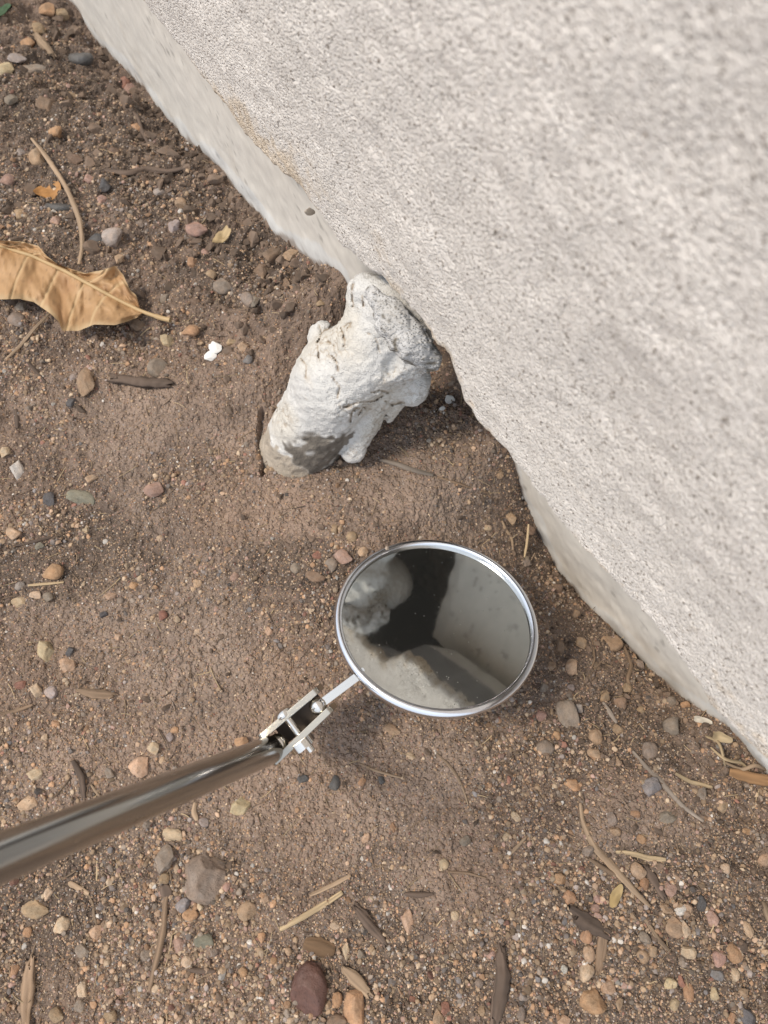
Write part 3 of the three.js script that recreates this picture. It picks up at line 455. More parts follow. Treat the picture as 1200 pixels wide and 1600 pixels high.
P(240, 765, 15, 17, 'pink', 'a', 'pinkish angular pebble alone on smooth silt');
P(127, 780, 24, 14, 'olive', 'r', 'flat greenish grey oval pebble');
P(77, 782, 10, 14, 'slate', 'r', 'dark slate pebble close to the flat greenish oval one');
P(142, 748, 11, 8, 'peach', 'a');
P(7, 708, 9, 9, 'cream', 'a');
P(297, 517, 14, 10, 'orange', 'r');
P(260, 533, 12, 12, 'yellow', 'a');
P(213, 507, 15, 11, 'brown', 'a');
P(380, 543, 10, 10, 'peach', 'a');
P(362, 535, 9, 9, 'tan', 'a');
P(387, 562, 8, 8, 'blue', 'r');
P(22, 835, 13, 13, 'peach', 'a');
P(88, 208, 10, 9, 'orange', 'r');
P(60, 245, 13, 16, 'tan', 'a');
P(12, 282, 10, 9, 'pink', 'r');
P(30, 240, 8, 8, 'lilac', 'r');
P(30, 337, 10, 10, 'tan', 'r');
P(28, 92, 14, 9, 'lilac', 'a');
P(43, 72, 11, 11, 'orange', 'r');
P(75, 17, 12, 10, 'orange', 'a');
P(58, 50, 12, 11, 'tan', 'a');
P(127, 92, 16, 12, 'slate', 'r');
P(192, 130, 11, 9, 'red', 'a');
P(205, 140, 11, 10, 'pink', 'r');
P(7, 110, 13, 13, 'yellow', 'a');
P(22, 160, 10, 9, 'grey', 'a');
P(53, 110, 20, 10, 'grey', 'a');
P(70, 163, 14, 13, 'brown', 'a');
P(160, 315, 10, 11, 'pink', 'a');
P(187, 405, 9, 12, 'peach', 'a');
P(163, 290, 11, 11, 'slate', 'a');
P(283, 320, 10, 9, 'tan', 'r');
P(408, 423, 20, 18, 'brown', 'a');
P(425, 400, 20, 17, 'brown', 'a');
P(457, 397, 15, 12, 'tan', 'a');
P(393, 472, 16, 14, 'grey', 'a');
P(500, 475, 9, 7, 'tan', 'r');
P(447, 447, 10, 16, 'brown', 'a');
P(348, 275, 10, 8, 'grey', 'a');
P(100, 30, 10, 9, 'tan', 'a');
P(110, 150, 9, 8, 'tan', 'a');
P(120, 250, 12, 9, 'brown', 'a');
P(140, 280, 10, 8, 'pink', 'a');
P(180, 240, 12, 10, 'brown', 'a');
P(215, 200, 10, 9, 'orange', 'a');
P(250, 300, 9, 9, 'lilac', 'a');
P(300, 410, 9, 9, 'orange', 'a');
P(330, 430, 9, 8, 'tan', 'a');
P(305, 470, 11, 8, 'brown', 'a');
P(320, 395, 8, 9, 'pink', 'a');
P(220, 350, 9, 8, 'grey', 'a');
P(83, 894, 16, 13, 'orange', 'r');
P(29, 942, 12, 13, 'yellow', 'a');
P(173, 931, 12, 8, 'peach', 'a');
P(187, 940, 7, 6, 'grey', 'r');
P(208, 915, 7, 8, 'orange', 'r');
P(219, 904, 7, 6, 'cream', 'a');
P(308, 912, 8, 7, 'peach', 'r');
P(367, 902, 8, 7, 'pink', 'r');
P(254, 962, 8, 8, 'red', 'r');
P(308, 987, 9, 7, 'cream', 'a');
P(185, 996, 8, 9, 'peach', 'a');
P(71, 1017, 18, 16, 'yellow', 'a', 'yellowish cream angular pebble beside a small dark slate one');
P(104, 1041, 14, 13, 'peach', 'a', 'pale peach angular pebble just below the yellowish cream one');
P(110, 1017, 7, 9, 'slate', 'a');
P(56, 1077, 11, 12, 'cream', 'a');
P(81, 1081, 10, 9, 'lilac', 'r');
P(33, 1071, 11, 10, 'red', 'a');
P(221, 1198, 19, 22, 'peach', 'a', 'large pale peach angular pebble just above the chrome handle');
P(240, 1171, 10, 10, 'cream', 'a');
P(56, 1210, 14, 11, 'cream', 'a');
P(171, 1208, 10, 10, 'grey', 'a');
P(377, 1158, 11, 9, 'orange', 'r', 'orange pink pebble between chrome handle and clamp joint');
P(473, 1217, 11, 10, 'slate', 'a');
P(273, 1142, 6, 7, 'orange', 'r');
P(265, 1152, 7, 7, 'lilac', 'r');
P(71, 1152, 6, 7, 'cream', 'a');
P(88, 1131, 7, 6, 'orange', 'r');
P(162, 960, 7, 7, 'slate', 'a');
P(490, 900, 20, 10, 'brown', 'a', 'flat brownish pebble lying beside the mirror rim');
P(462, 888, 9, 9, 'grey', 'r');
P(419, 985, 8, 8, 'peach', 'a');
P(31, 915, 8, 7, 'lilac', 'r');
P(62, 854, 7, 6, 'olive', 'r');
P(75, 933, 8, 7, 'grey', 'r');
P(56, 931, 10, 7, 'cream', 'r');
P(135, 829, 8, 7, 'yellow', 'a');
P(250, 842, 6, 6, 'cream', 'r');
P(538, 870, 17, 13, 'pink', 'a', 'reddish pink angular pebble beside the top of the mirror rim');
P(517, 883, 11, 11, 'grey', 'r');
P(567, 862, 9, 8, 'peach', 'r');
P(550, 839, 9, 9, 'tan', 'r');
P(498, 867, 12, 9, 'red', 'a');
P(522, 828, 10, 9, 'tan', 'a');
P(820, 880, 12, 13, 'grey', 'a');
P(613, 1140, 16, 10, 'tan', 'a');
P(762, 825, 7, 7, 'cream', 'r');
P(270, 1307, 17, 12, 'cream', 'r', 'cream white oval pebble just below the chrome handle');
P(259, 1341, 15, 22, 'grey', 'a', 'grey brown pebble next to the big rough stone');
P(319, 1371, 36, 33, 'grey', 'b', 'largest stone, rough grey brown, below the chrome handle');
P(375, 1262, 17, 16, 'yellow', 'a');
P(276, 1356, 5, 9, 'cream', 'a');
P(289, 1414, 13, 11, 'blue', 'r');
P(298, 1429, 11, 8, 'orange', 'r');
P(313, 1418, 6, 7, 'cream', 'a');
P(56, 1418, 20, 13, 'tan', 'a');
P(77, 1394, 8, 12, 'cream', 'a');
P(94, 1446, 12, 12, 'cream', 'a');
P(152, 1456, 11, 14, 'peach', 'a');
P(43, 1457, 7, 6, 'orange', 'r');
P(319, 1472, 16, 11, 'olive', 'r', 'olive grey rounded pebble among the gravel below the big rough stone');
P(279, 1476, 11, 10, 'pink', 'r');
P(292, 1502, 8, 8, 'cream', 'r');
P(388, 1424, 15, 15, 'tan', 'r');
P(409, 1463, 9, 8, 'orange', 'a');
P(129, 1546, 11, 11, 'cream', 'a');
P(43, 1257, 13, 15, 'peach', 'a');
P(319, 1285, 8, 6, 'lilac', 'r');
P(334, 1487, 7, 8, 'grey', 'a');
P(90, 1585, 12, 9, 'tan', 'a');
P(124, 1574, 8, 9, 'grey', 'r');
P(171, 1587, 9, 10, 'tan', 'a');
P(229, 1491, 7, 8, 'grey', 'r');
P(127, 1484, 13, 9, 'grey', 'a');
P(379, 1519, 7, 7, 'orange', 'r');
P(300, 1525, 6, 12, 'orange', 'a');
P(22, 1516, 8, 7, 'orange', 'r');
P(354, 1384, 9, 10, 'pink', 'a');
P(257, 1373, 8, 8, 'tan', 'r');
P(522, 1223, 9, 12, 'slate', 'r', 'black drop shaped pebble below the clamp joint');
P(565, 1221, 7, 7, 'orange', 'a');
P(595, 1219, 7, 6, 'slate', 'a');
P(640, 1182, 8, 7, 'cream', 'r');
P(638, 1437, 12, 20, 'peach', 'a', 'pear shaped peach pebble standing out on open soil');
P(524, 1446, 10, 8, 'cream', 'a');
P(482, 1544, 25, 36, 'maroon', 'o', 'large smooth maroon brown oval pebble');
P(486, 1521, 6, 5, 'tan', 'r', 'tiny tan pebble on top of the maroon brown oval pebble');
P(557, 1574, 18, 26, 'orange', 'a', 'tall orange tan angular pebble beside the maroon brown oval');
P(807, 1276, 8, 7, 'cream', 'a');
P(790, 1307, 8, 7, 'cream', 'r');
P(692, 1351, 9, 8, 'yellow', 'r');
P(726, 1313, 9, 9, 'grey', 'a');
P(614, 1292, 6, 9, 'orange', 'a');
P(572, 1309, 9, 7, 'peach', 'a');
P(541, 1484, 7, 14, 'cream', 'a');
P(580, 1484, 8, 8, 'tan', 'a');
P(711, 1431, 6, 7, 'cream', 'r');
P(767, 1491, 7, 7, 'pink', 'r');
P(749, 1536, 6, 6, 'grey', 'r');
P(816, 1557, 9, 7, 'lilac', 'r');
P(814, 1583, 6, 9, 'grey', 'r');
P(644, 1561, 7, 7, 'red', 'a');
P(696, 1576, 9, 9, 'red', 'a');
P(685, 1589, 9, 12, 'tan', 'a');
P(526, 1594, 15, 8, 'brown', 'r');
P(563, 1491, 8, 8, 'grey', 'a');
P(527, 1562, 7, 10, 'orange', 'r');
P(752, 1579, 8, 8, 'tan', 'a');
P(454, 1596, 7, 6, 'cream', 'r');
P(449, 1487, 6, 6, 'peach', 'r');
P(428, 1501, 5, 5, 'orange', 'r');
P(888, 1121, 17, 28, 'grey', 'r', 'long grey tongue shaped pebble between mirror and foundation');
P(852, 1170, 13, 14, 'grey', 'r');
P(1051, 1135, 14, 14, 'grey', 'r');
P(1016, 1175, 12, 15, 'grey', 'r');
P(930, 1177, 13, 8, 'peach', 'a');
P(930, 1152, 12, 11, 'tan', 'r');
P(962, 1138, 12, 8, 'tan', 'a');
P(895, 1226, 14, 10, 'orange', 'a');
P(845, 1119, 9, 8, 'pink', 'r');
P(806, 1277, 8, 9, 'cream', 'a');
P(992, 1273, 6, 8, 'orange', 'r');
P(955, 1278, 10, 10, 'grey', 'a');
P(1042, 1278, 15, 13, 'grey', 'a');
P(874, 1373, 10, 12, 'orange', 'a');
P(890, 1408, 11, 13, 'orange', 'a');
P(997, 1359, 13, 12, 'peach', 'a');
P(1004, 1380, 11, 9, 'orange', 'a');
P(934, 1404, 10, 9, 'pink', 'a');
P(930, 1420, 7, 7, 'pink', 'r');
P(1048, 1389, 9, 12, 'pink', 'a');
P(1074, 1420, 10, 9, 'peach', 'a');
P(1063, 1422, 7, 9, 'white', 'a');
P(1111, 1436, 10, 10, 'pink', 'r');
P(1056, 1446, 17, 14, 'tan', 'a');
P(1070, 1450, 8, 11, 'cream', 'a');
P(1095, 1411, 7, 11, 'slate', 'r');
P(1007, 1467, 9, 9, 'grey', 'r');
P(1020, 1485, 9, 9, 'tan', 'a');
P(1004, 1494, 9, 9, 'tan', 'r');
P(1074, 1488, 11, 10, 'cream', 'a');
P(1121, 1497, 11, 10, 'pink', 'r');
P(1147, 1488, 14, 13, 'orange', 'a');
P(915, 1460, 9, 12, 'orange', 'r');
P(920, 1490, 8, 11, 'peach', 'r');
P(916, 1516, 16, 14, 'cream', 'a', 'squarish cream pebble with a darker top among orange ones');
P(951, 1543, 11, 11, 'peach', 'a');
P(925, 1562, 20, 17, 'orange', 'a', 'large orange tan angular pebble below the squarish cream one');
P(1046, 1536, 10, 7, 'yellow', 'r');
P(1076, 1551, 7, 12, 'orange', 'r');
P(1065, 1532, 6, 8, 'red', 'r');
P(1116, 1551, 8, 8, 'yellow', 'r');
P(1160, 1551, 9, 9, 'tan', 'a');
P(1119, 1523, 9, 9, 'blue', 'a');
P(1146, 1523, 8, 8, 'cream', 'r');
P(1142, 1590, 7, 10, 'orange', 'a');
P(1167, 1590, 14, 12, 'slate', 'a');
P(881, 1595, 11, 8, 'peach', 'a');
P(817, 1557, 7, 7, 'tan', 'r');
P(1053, 1569, 8, 6, 'yellow', 'r');
P(967, 1567, 7, 10, 'tan', 'a');
P(1067, 1506, 8, 8, 'grey', 'a');
P(881, 1515, 5, 6, 'white', 'r');
P(1168, 1450, 8, 12, 'peach', 'a');
P(1193, 1341, 11, 11, 'peach', 'a');
P(1133, 1357, 7, 7, 'cream', 'r');
P(956, 1004, 17, 15, 'tan', 'r');
P(988, 1009, 11, 13, 'lilac', 'r', 'pale rounded pebble touching the foundation foot');
P(892, 1041, 13, 14, 'peach', 'a');
P(906, 1006, 11, 11, 'tan', 'a');
P(997, 1039, 16, 11, 'grey', 'a');
P(819, 878, 11, 12, 'grey', 'a');
P(797, 809, 14, 14, 'tan', 'a');
P(1050, 1099, 10, 9, 'grey', 'a');
P(1071, 1103, 7, 7, 'orange', 'r');
P(945, 1090, 11, 10, 'tan', 'a');
P(891, 1075, 6, 7, 'lilac', 'r');
P(969, 1098, 14, 14, 'brown', 'a');
P(827, 829, 12, 12, 'brown', 'a');
P(761, 826, 6, 6, 'cream', 'r');
P(782, 741, 8, 8, 'tan', 'r');
P(979, 1075, 8, 8, 'tan', 'r');
P(874, 1011, 8, 12, 'brown', 'r');
P(850, 1075, 9, 9, 'grey', 'a');
P(862, 1040, 8, 8, 'tan', 'a');
P(930, 1040, 10, 8, 'brown', 'a');
P(900, 960, 9, 8, 'tan', 'a');
P(870, 920, 10, 9, 'brown', 'a');
P(790, 700, 9, 8, 'brown', 'a');
P(868, 1150, 8, 7, 'orange', 'a');
P(905, 1105, 9, 8, 'lilac', 'a');
P(1000, 1110, 9, 9, 'tan', 'a');
P(1095, 1240, 12, 10, 'grey', 'a');
P(1130, 1260, 10, 9, 'tan', 'a');
P(1165, 1300, 9, 9, 'orange', 'a');
P(1020, 1230, 14, 16, 'blue', 'a');
P(920, 1330, 9, 9, 'grey', 'r');
P(960, 1300, 8, 9, 'tan', 'a');
P(1000, 1310, 9, 8, 'orange', 'a');
P(1040, 1420, 9, 8, 'tan', 'a');
function placeStones() {
  for (const s of stones) {
    const p0 = onGround(s.u, s.v), k = p0.distanceTo(eye) / F * 0.97, R = RP, round = s.kind === 'r', list = s.kind === 'o' ? OVAL : s.kind === 'b' ? BIG : round ? ROUND : ANG;
    const g = list[Math.floor(R() * list.length)], c = HUES[s.hue].map((q, i) => s.hue === 'maroon' ? q : lerp(q, DUST[i], s.hue === 'slate' ? 0.1 : s.kind === 'b' ? 0.5 : 0.26)), j = 0.92 + 0.3 * R();
    const m = setShadow(new THREE.Mesh(g, std({ color: new THREE.Color(c[0] * j, c[1] * j * (0.97 + 0.06 * R()), c[2] * j), vertexColors: true, map: SPECK, bumpMap: SPECK, bumpScale: 0.00035, roughness: s.hue === 'maroon' || s.hue === 'slate' ? 0.55 : 0.85 })));
    const ra = s.a * k * 1.0, rb = s.b * k * 1.0, ry = Math.min(ra, rb) * (s.flat ?? 0.78);
    m.scale.set(ra, ry, rb); m.rotation.set((R() - 0.5) * 0.3, s.turn ?? (Math.abs(s.a - s.b) > 2 ? 0.25 * (R() - 0.5) : R() * 6.28), (R() - 0.5) * 0.3);
    m.position.copy(p0); m.position.y = groundAt(p0.x, p0.z) + ry * (s.sink ?? (s.hue === 'maroon' ? 0.3 : 0.3 * R() - 0.06));
    m.name = numbered('pebble'); s.mesh = m; scene.add(m);
  }
}
function labelStones() {
  const mm = EYE / F * 1000, size = (r) => r < 8.5 ? 'tiny' : r < 12 ? 'small' : r < 18 ? 'medium' : 'large', used = new Set(), bare = (t) => t.replace(/[0-9]+/g, '#');
  const way = (dx, dy) => { const a = Math.atan2(dy, dx) * 180 / Math.PI, n = ['right of', 'below and right of', 'below', 'below and left of', 'left of', 'above and left of', 'above', 'above and right of']; return n[((Math.round(a / 45) % 8) + 8) % 8]; };
  for (const s of stones) {
    let label = s.label;
    if (!label) {
      const near = marks.map((m) => ({ m, d: Math.hypot(m.u - s.u, m.v - s.v) })).sort((p, q) => p.d - q.d);
      const col = WORDS[s.hue] ?? s.hue, shp = s.kind === 'r' ? 'rounded' : 'angular', r = Math.max(s.a, s.b);
      const say = (m, d) => `${size(r)} ${col} ${shp} pebble ${Math.round(d * mm)} mm ${way(s.u - m.u, s.v - m.v)} the ${m.name}`;
      for (const { m, d } of near.slice(0, 12)) { label = say(m, d); if (!used.has(bare(label)) && label.split(' ').length <= 16) break; }
    }
    used.add(bare(label)); tag(s.mesh, label, 'pebble', s.label ? undefined : 'pebbles loose on the soil');
  }
}

// ------------------------------------------------------------------ sticks, straws, chips of bark
const stickMats = new Map();
function stick(name, category, label, pts, width, hue, opt = {}) { // pts: pixels along it, width in pixels
  const { flat = 0.75, lift = 0.0, taper = 0.6, rag = 0.12, short } = opt;
  const line = px(pts), P3 = line.map(([u, v, h]) => { const p = onGround(u, v); p.y += 0; return p.setY(groundAt(p.x, p.z) + (h ?? 0) / 1000); });
  const k = P3[0].distanceTo(eye) / F, r = width * k / 2, curve = new THREE.CatmullRomCurve3(P3.map((p) => p.clone().setY(p.y + r * flat * 0.7 + lift)), false, 'catmullrom', 0.4);
  const len = curve.getLength(), NL = Math.max(10, Math.min(90, Math.round(len / 0.0007))), NA = r > 0.0011 ? 18 : 9, seed = line[0][0] * 3 + line[0][1];
  const geo = gridGeo(NA + 1, NL + 3, (i, j, o) => {
    const jj = clamp(j - 1, 0, NL), t = jj / NL, c = curve.getPointAt(t), T = curve.getTangentAt(t), side = V(0, 1, 0).cross(T).normalize(), up = T.clone().cross(side).normalize();
    const a = (i % NA) / NA * Math.PI * 2, end = j === 0 || j === NL + 2 ? 0.05 : 1, tp = lerp(1, taper, Math.abs(t * 2 - 1) ** 2.2);
    const w = r * end * tp * (1 + 0.16 * n2(a * 3.2, t * len * 60, seed + 11) + 0.07 * n2(a * 6.5, t * len * 200, seed + 12) + rag * n2(t * len * 700, Math.cos(a) * 2 + 5, seed) + rag * 1.2 * n2(Math.cos(a) * 3 + 9, Math.sin(a) * 3 + t * len * 90, seed + 2));
    const e = (rag > 0.15 && (j <= 1 || j >= NL + 1)) ? r * 1.2 * n2(a * 2.2, j, seed + 4) : 0;
    o.p.copy(c).addScaledVector(side, Math.cos(a) * w).addScaledVector(up, Math.sin(a) * w * flat).addScaledVector(T, e);
    const g = 1 + 0.42 * n2(a * 3.6, t * len * 120, seed + 7) + 0.25 * n2(a * 6, t * len * 60, seed + 8); o.c = [g, g, g]; o.uv = [a, t];
  }, true, true);
  let mat = stickMats.get(hue.join()); if (!mat) stickMats.set(hue.join(), mat = std({ color: new THREE.Color(...hue), vertexColors: true, roughness: 0.85, side: THREE.DoubleSide }));
  const m = single(name, geo, mat, label, category);
  if (short) mark(line[Math.floor(line.length / 2)][0] * 0.5 + line[Math.floor((line.length - 1) / 2)][0] * 0.5, line[Math.floor(line.length / 2)][1] * 0.5 + line[Math.floor((line.length - 1) / 2)][1] * 0.5, short);
  return m;
}
const STRAW = [0.44, 0.335, 0.205], DULL = [0.25, 0.18, 0.12], DARK = [0.085, 0.06, 0.045], BARK = [0.19, 0.13, 0.085], GREYW = [0.24, 0.20, 0.165];
stick('straw', 'straw', 'long curved tan stalk above the dry leaf', '50 218; 73 247 1.5; 90 273 2; 110 307 2.5; 128 350 2.5; 132 390 2; 125 417 1', 6, DULL.map((c) => c * 1.25), { short: 'curved stalk' });
stick('straw', 'straw', 'straight tan stalk coming out from under the dry leaf', '84 490 1; 60 515 1.5; 35 542 1; 10 562', 5, DULL.map((c) => c * 1.2));
stick('wood_piece', 'wood', 'short dark brown wood piece lying on silt below the dry leaf', '180 594; 220 600; 265 602', 17, DARK.map((c) => c * 1.1), { rag: 0.22, taper: 0.75, short: 'dark wood piece' });
stick('root', 'root', 'long dark brown root near the foundation above the leaf', '165 268; 200 272; 230 266; 265 270; 302 262', 8, DARK.map((c) => c * 1.3), { short: 'long dark root' });
stick('bark_chip', 'bark', 'dull brown bark chip among pebbles in the far corner', '58 58; 70 72; 84 90', 11, DULL, { rag: 0.2, short: 'far bark chip' });
stick('twig', 'twig', 'short upright dark twig on silt at the picture edge', '25 640; 27 655; 28 670', 6, DARK);
stick('twig', 'twig', 'short dark twig below the straw from under the leaf', '40 563; 58 582; 72 598', 5, DARK);
stick('twig', 'twig', 'hair thin brown twig between pipe crack and pinkish pebble', '342 700; 342 716; 340 733', 3, BARK);
stick('root', 'root', 'thin dark root under the foundation edge above the leaf', '195 165; 215 185; 222 205; 235 230', 6, DARK.map((c) => c * 1.2));
stick('straw', 'straw', 'short pale straw beside the orange pebble, far from the mirror', '44 915; 72 913; 100 910', 4, STRAW);
stick('bark_chip', 'bark', 'striped brown bark chip on open soil above the handle', '127 1080; 150 1084; 179 1086', 13, BARK, { flat: 0.45, rag: 0.2, short: 'striped bark chip' });
stick('twig', 'twig', 'curved dark twig above the chrome handle', '115 1188; 128 1213; 130 1228; 132 1247', 9, DARK.map((c) => c * 1.2), { short: 'curved dark twig' });
stick('straw', 'straw', 'short thin straw beside the curved dark twig', '142 1225; 150 1236; 158 1247', 4, DULL);
stick('twig', 'twig', 'slim dark twig among sand below the greenish oval pebble', '19 854; 58 845; 100 835', 5, DARK);
stick('twig', 'twig', 'short dark twig at the picture edge above the handle', '0 1116; 25 1111; 52 1101', 6, BARK);
stick('bark_chip', 'bark', 'upright tan brown bark strip in the near corner', '49 1503; 45 1550; 42 1600', 17, BARK.map((c) => c * 1.35), { flat: 0.5, rag: 0.22, short: 'upright bark strip' });
stick('straw', 'straw', 'short flat straw below the chrome handle', '108 1379; 124 1389; 139 1397', 8, DULL.map((c) => c * 1.3), { flat: 0.4, short: 'flat straw' });
stick('twig', 'twig', 'thin stem leading down to a triangular peach pebble', '138 1397; 145 1412; 147 1430; 152 1448', 4, DULL);
stick('root', 'root', 'long thin brown root lying below the big rough stone', '262 1395; 259 1409; 257 1430; 255 1450; 247 1490; 240 1517; 234 1547', 8, BARK, { short: 'long brown root' });
stick('bark_chip', 'bark', 'small dark bark chip beside the big rough stone', '256 1383; 260 1392; 262 1402', 15, DARK.map((c) => c * 1.4), { flat: 0.4 });
stick('twig', 'twig', 'dull dark twig lying across gravel below the olive pebble', '285 1512; 310 1516; 337 1517', 8, DARK.map((c) => c * 1.3), { short: 'dull twig' });
stick('straw', 'straw', 'hair thin pale straw just below the handle', '152 1345; 152 1360; 151 1376', 3, STRAW);
stick('straw', 'straw', 'short tan husk between handle and cream oval pebble', '306 1254; 304 1268; 308 1282', 8, DULL.map((c) => c * 1.2), { flat: 0.5 });
stick('straw', 'straw', 'bright pale straw pointing towards the maroon oval pebble', '437 1452; 470 1435; 500 1417; 535 1394', 8, STRAW.map((c) => c * 0.95), { rag: 0.08, taper: 0.85, short: 'bright straw' });
stick('straw', 'straw', 'duller straw lying alongside the bright one', '484 1399; 515 1385; 548 1368', 7, DULL.map((c) => c * 1.3));
stick('wood_piece', 'wood', 'dark grey wood sliver beside the bright straw', '556 1418; 575 1440; 588 1455; 602 1473', 14, DARK.map((c) => c * 1.3), { rag: 0.2, flat: 0.5, short: 'dark grey wood sliver' });
stick('twig', 'twig', 'short dark chip above the pear shaped peach pebble', '632 1396; 655 1397; 677 1396', 9, DARK.map((c) => c * 1.2), { taper: 0.3 });
stick('seed_husk', 'husk', 'flat brown boat shaped husk above the maroon oval pebble', '475 1473; 498 1480; 523 1486', 23, [0.17, 0.105, 0.058], { flat: 0.3, taper: 0.45, short: 'brown husk' });
stick('bark_chip', 'bark', 'tan bark chip leaning on the tall orange tan pebble', '539 1515; 558 1534; 578 1553', 16, DULL.map((c) => c * 1.2), { flat: 0.5, rag: 0.2, short: 'tan bark chip' });
stick('bark_chip', 'bark', 'long dark bark strip at the near edge of the picture', '781 1483; 784 1520; 779 1560; 773 1596', 20, DARK.map((c) => c * 1.35), { flat: 0.45, rag: 0.22, short: 'long dark bark strip' });
stick('straw', 'straw', 'thin arching brown grass stem below the mirror', '681 1176; 703 1198; 716 1218; 726 1240; 731 1257', 4, DULL, { short: 'arching grass stem' });
stick('straw', 'straw', 'faint thin straw below the clamp nut', '561 1193; 588 1204; 629 1216', 4, DULL);
stick('twig', 'twig', 'thin brown twig in the middle of the open soil', '700 1362; 730 1364; 745 1368; 760 1372', 4, BARK);
stick('straw', 'straw', 'thin straw sloping beside the two cream pebbles', '790 1341; 806 1325; 824 1306', 5, DULL, { short: 'sloping straw' });
stick('stick', 'stick', 'slender grey stick pointing at the near foundation end', '988 1174; 1010 1200; 1032 1222; 1060 1254; 1080 1270; 1098 1283', 7, GREYW.map((c) => c * 1.2), { short: 'slender grey stick' });
stick('straw', 'straw', 'long arching tan straw in the gravel below the foundation', '906 1255; 909 1280; 916 1300; 930 1326; 948 1345; 968 1367; 986 1387; 1014 1416', 9, DULL.map((c) => c * 1.25), { short: 'long arching straw' });
stick('twig', 'twig', 'dull twig running along the long arching straw', '920 1341; 948 1360; 976 1376', 7, BARK);
stick('straw', 'straw', 'pale frayed grass blade across the gravel', '962 1331; 990 1334; 1012 1340; 1040 1343', 7, STRAW.map((c) => c * 0.85), { flat: 0.4, short: 'frayed grass blade' });
stick('straw', 'straw', 'curved pale straw near the foundation end', '1055 1208; 1080 1222; 1112 1230', 6, STRAW.map((c) => c * 0.8));
stick('leaf_strip', 'leaf', 'orange brown leaf strip lying against the near foundation end', '1135 1206 2; 1165 1214 2.5; 1205 1221 2', 15, [0.27, 0.155, 0.075], { flat: 0.25, short: 'orange leaf strip' });
stick('stick', 'stick', 'short grey stick beside the tan pebble near the foundation', '942 1097; 952 1113; 963 1130', 6, GREYW);
stick('bark_chip', 'bark', 'brown bark chip standing over the squarish cream pebble', '944 1445; 940 1480; 934 1518', 12, BARK, { flat: 0.5, rag: 0.2, short: 'brown bark chip' });
stick('bark_chip', 'bark', 'broad dark bark chip beside the brown bark chip', '897 1427; 918 1442; 943 1455', 22, DARK, { flat: 0.4, rag: 0.2, short: 'broad dark bark chip' });
stick('twig', 'twig', 'thin twig between gravel pebbles beside the white chip', '1007 1436; 1018 1452; 1027 1466; 1046 1486', 6, DULL);
stick('bark_chip', 'bark', 'dark bark chip beside the end of the frayed grass blade', '1011 1357; 1022 1376; 1036 1399', 14, DARK.map((c) => c * 1.4), { flat: 0.4, rag: 0.2 });
stick('straw', 'straw', 'tan straw cut by the picture edge beside orange gravel', '1191 1408; 1196 1425; 1203 1445', 8, DULL);
stick('straw', 'straw', 'pale white thin straw standing near the mirror and foundation', '821 827 6; 821 850 3; 819 872', 4, STRAW.map((c) => c * 1.2));
stick('straw', 'straw', 'tan stalk lying between mirror and foundation', '782 810; 790 828; 799 842; 801 860', 6, DULL.map((c) => c * 1.2), { short: 'tan stalk' });
stick('twig', 'twig', 'grey twig on the damp soil beside the pipe stub', '593 719; 620 726; 645 735; 677 743', 8, GREYW.map((c) => c * 0.7), { short: 'grey twig by the pipe' });
stick('twig', 'twig', 'thin brown twig continuing the grey one towards the foundation', '683 746; 720 757; 763 771', 5, BARK);
stick('straw', 'straw', 'loose curled grass strand under the near foundation end', '1100 1150 1; 1115 1160 3; 1122 1180 3; 1130 1196 1', 5, STRAW.map((c) => c * 0.7));
stick('straw', 'straw', 'second curled grass strand crossing under the foundation end', '1108 1168 1; 1125 1186 3; 1150 1192 3; 1168 1204 1', 5, STRAW.map((c) => c * 0.75));
stick('straw', 'straw', 'dull grass strand above the orange leaf strip', '1128 1190 1; 1150 1202 3; 1172 1196 3; 1196 1204 1', 5, DULL);
stick('straw', 'straw', 'dark root hair hanging in the gravel under the mirror side foundation', '975 1010; 985 1040; 980 1062; 990 1085', 6, BARK);
stick('straw', 'straw', 'grass stem between long grey pebble and foundation', '925 1000; 928 1030; 920 1050', 4, BARK);
// thin scraps: pieces of leaf, seed flakes, a shell chip
function scrap(name, category, label, u, v, ru, rv, turn, hue, curl, lift = 0.0012) {
  const c = onGround(u, v), k = c.distanceTo(eye) / F, N = 22, M = 8, seed = u + v * 3;
  const sheet = (dy, flip) => gridGeo(N + 1, M + 1, (i, j, o) => {
    const a = (i % N) / N * Math.PI * 2, r = j / M, w = 1 + 0.28 * n2(Math.cos(a) * 1.6 + 4, Math.sin(a) * 1.6, seed), x = Math.cos(a) * r * w * ru * k, z = Math.sin(a) * r * w * rv * k;
    const X = x * Math.cos(turn) - z * Math.sin(turn), Z = x * Math.sin(turn) + z * Math.cos(turn);
    o.p.set(X, lift + curl * (x / (ru * k)) ** 2 + 0.3 * curl * n2(x * 500, z * 500, seed + 1) + dy, Z);
    const g = 1 + 0.25 * n2(x * 700, z * 1500, seed + 2); o.c = hue.map((q) => q * g);
  }, true, flip);
  const m = single(name, mergeGeometries([sheet(0, false), sheet(-0.00025, true)]), std({ vertexColors: true, roughness: 0.7, side: THREE.DoubleSide }), label, category);
  m.position.set(c.x, groundAt(c.x, c.z), c.z); return m;
}
scrap('leaf_scrap', 'leaf', 'curled orange brown leaf scrap above the dry leaf', 80, 301, 17, 13, -0.5, [0.36, 0.18, 0.06], 0.002);
scrap('leaf_scrap', 'leaf', 'small yellow tan leaf scrap standing near the far foundation', 350, 378, 18, 8, -0.9, [0.38, 0.28, 0.15], 0.002, 0.003);
scrap('leaf_scrap', 'leaf', 'yellow leaf fragment in the gravel under the arching straw', 961, 1397, 16, 7, -1.0, [0.36, 0.26, 0.12], 0.001);
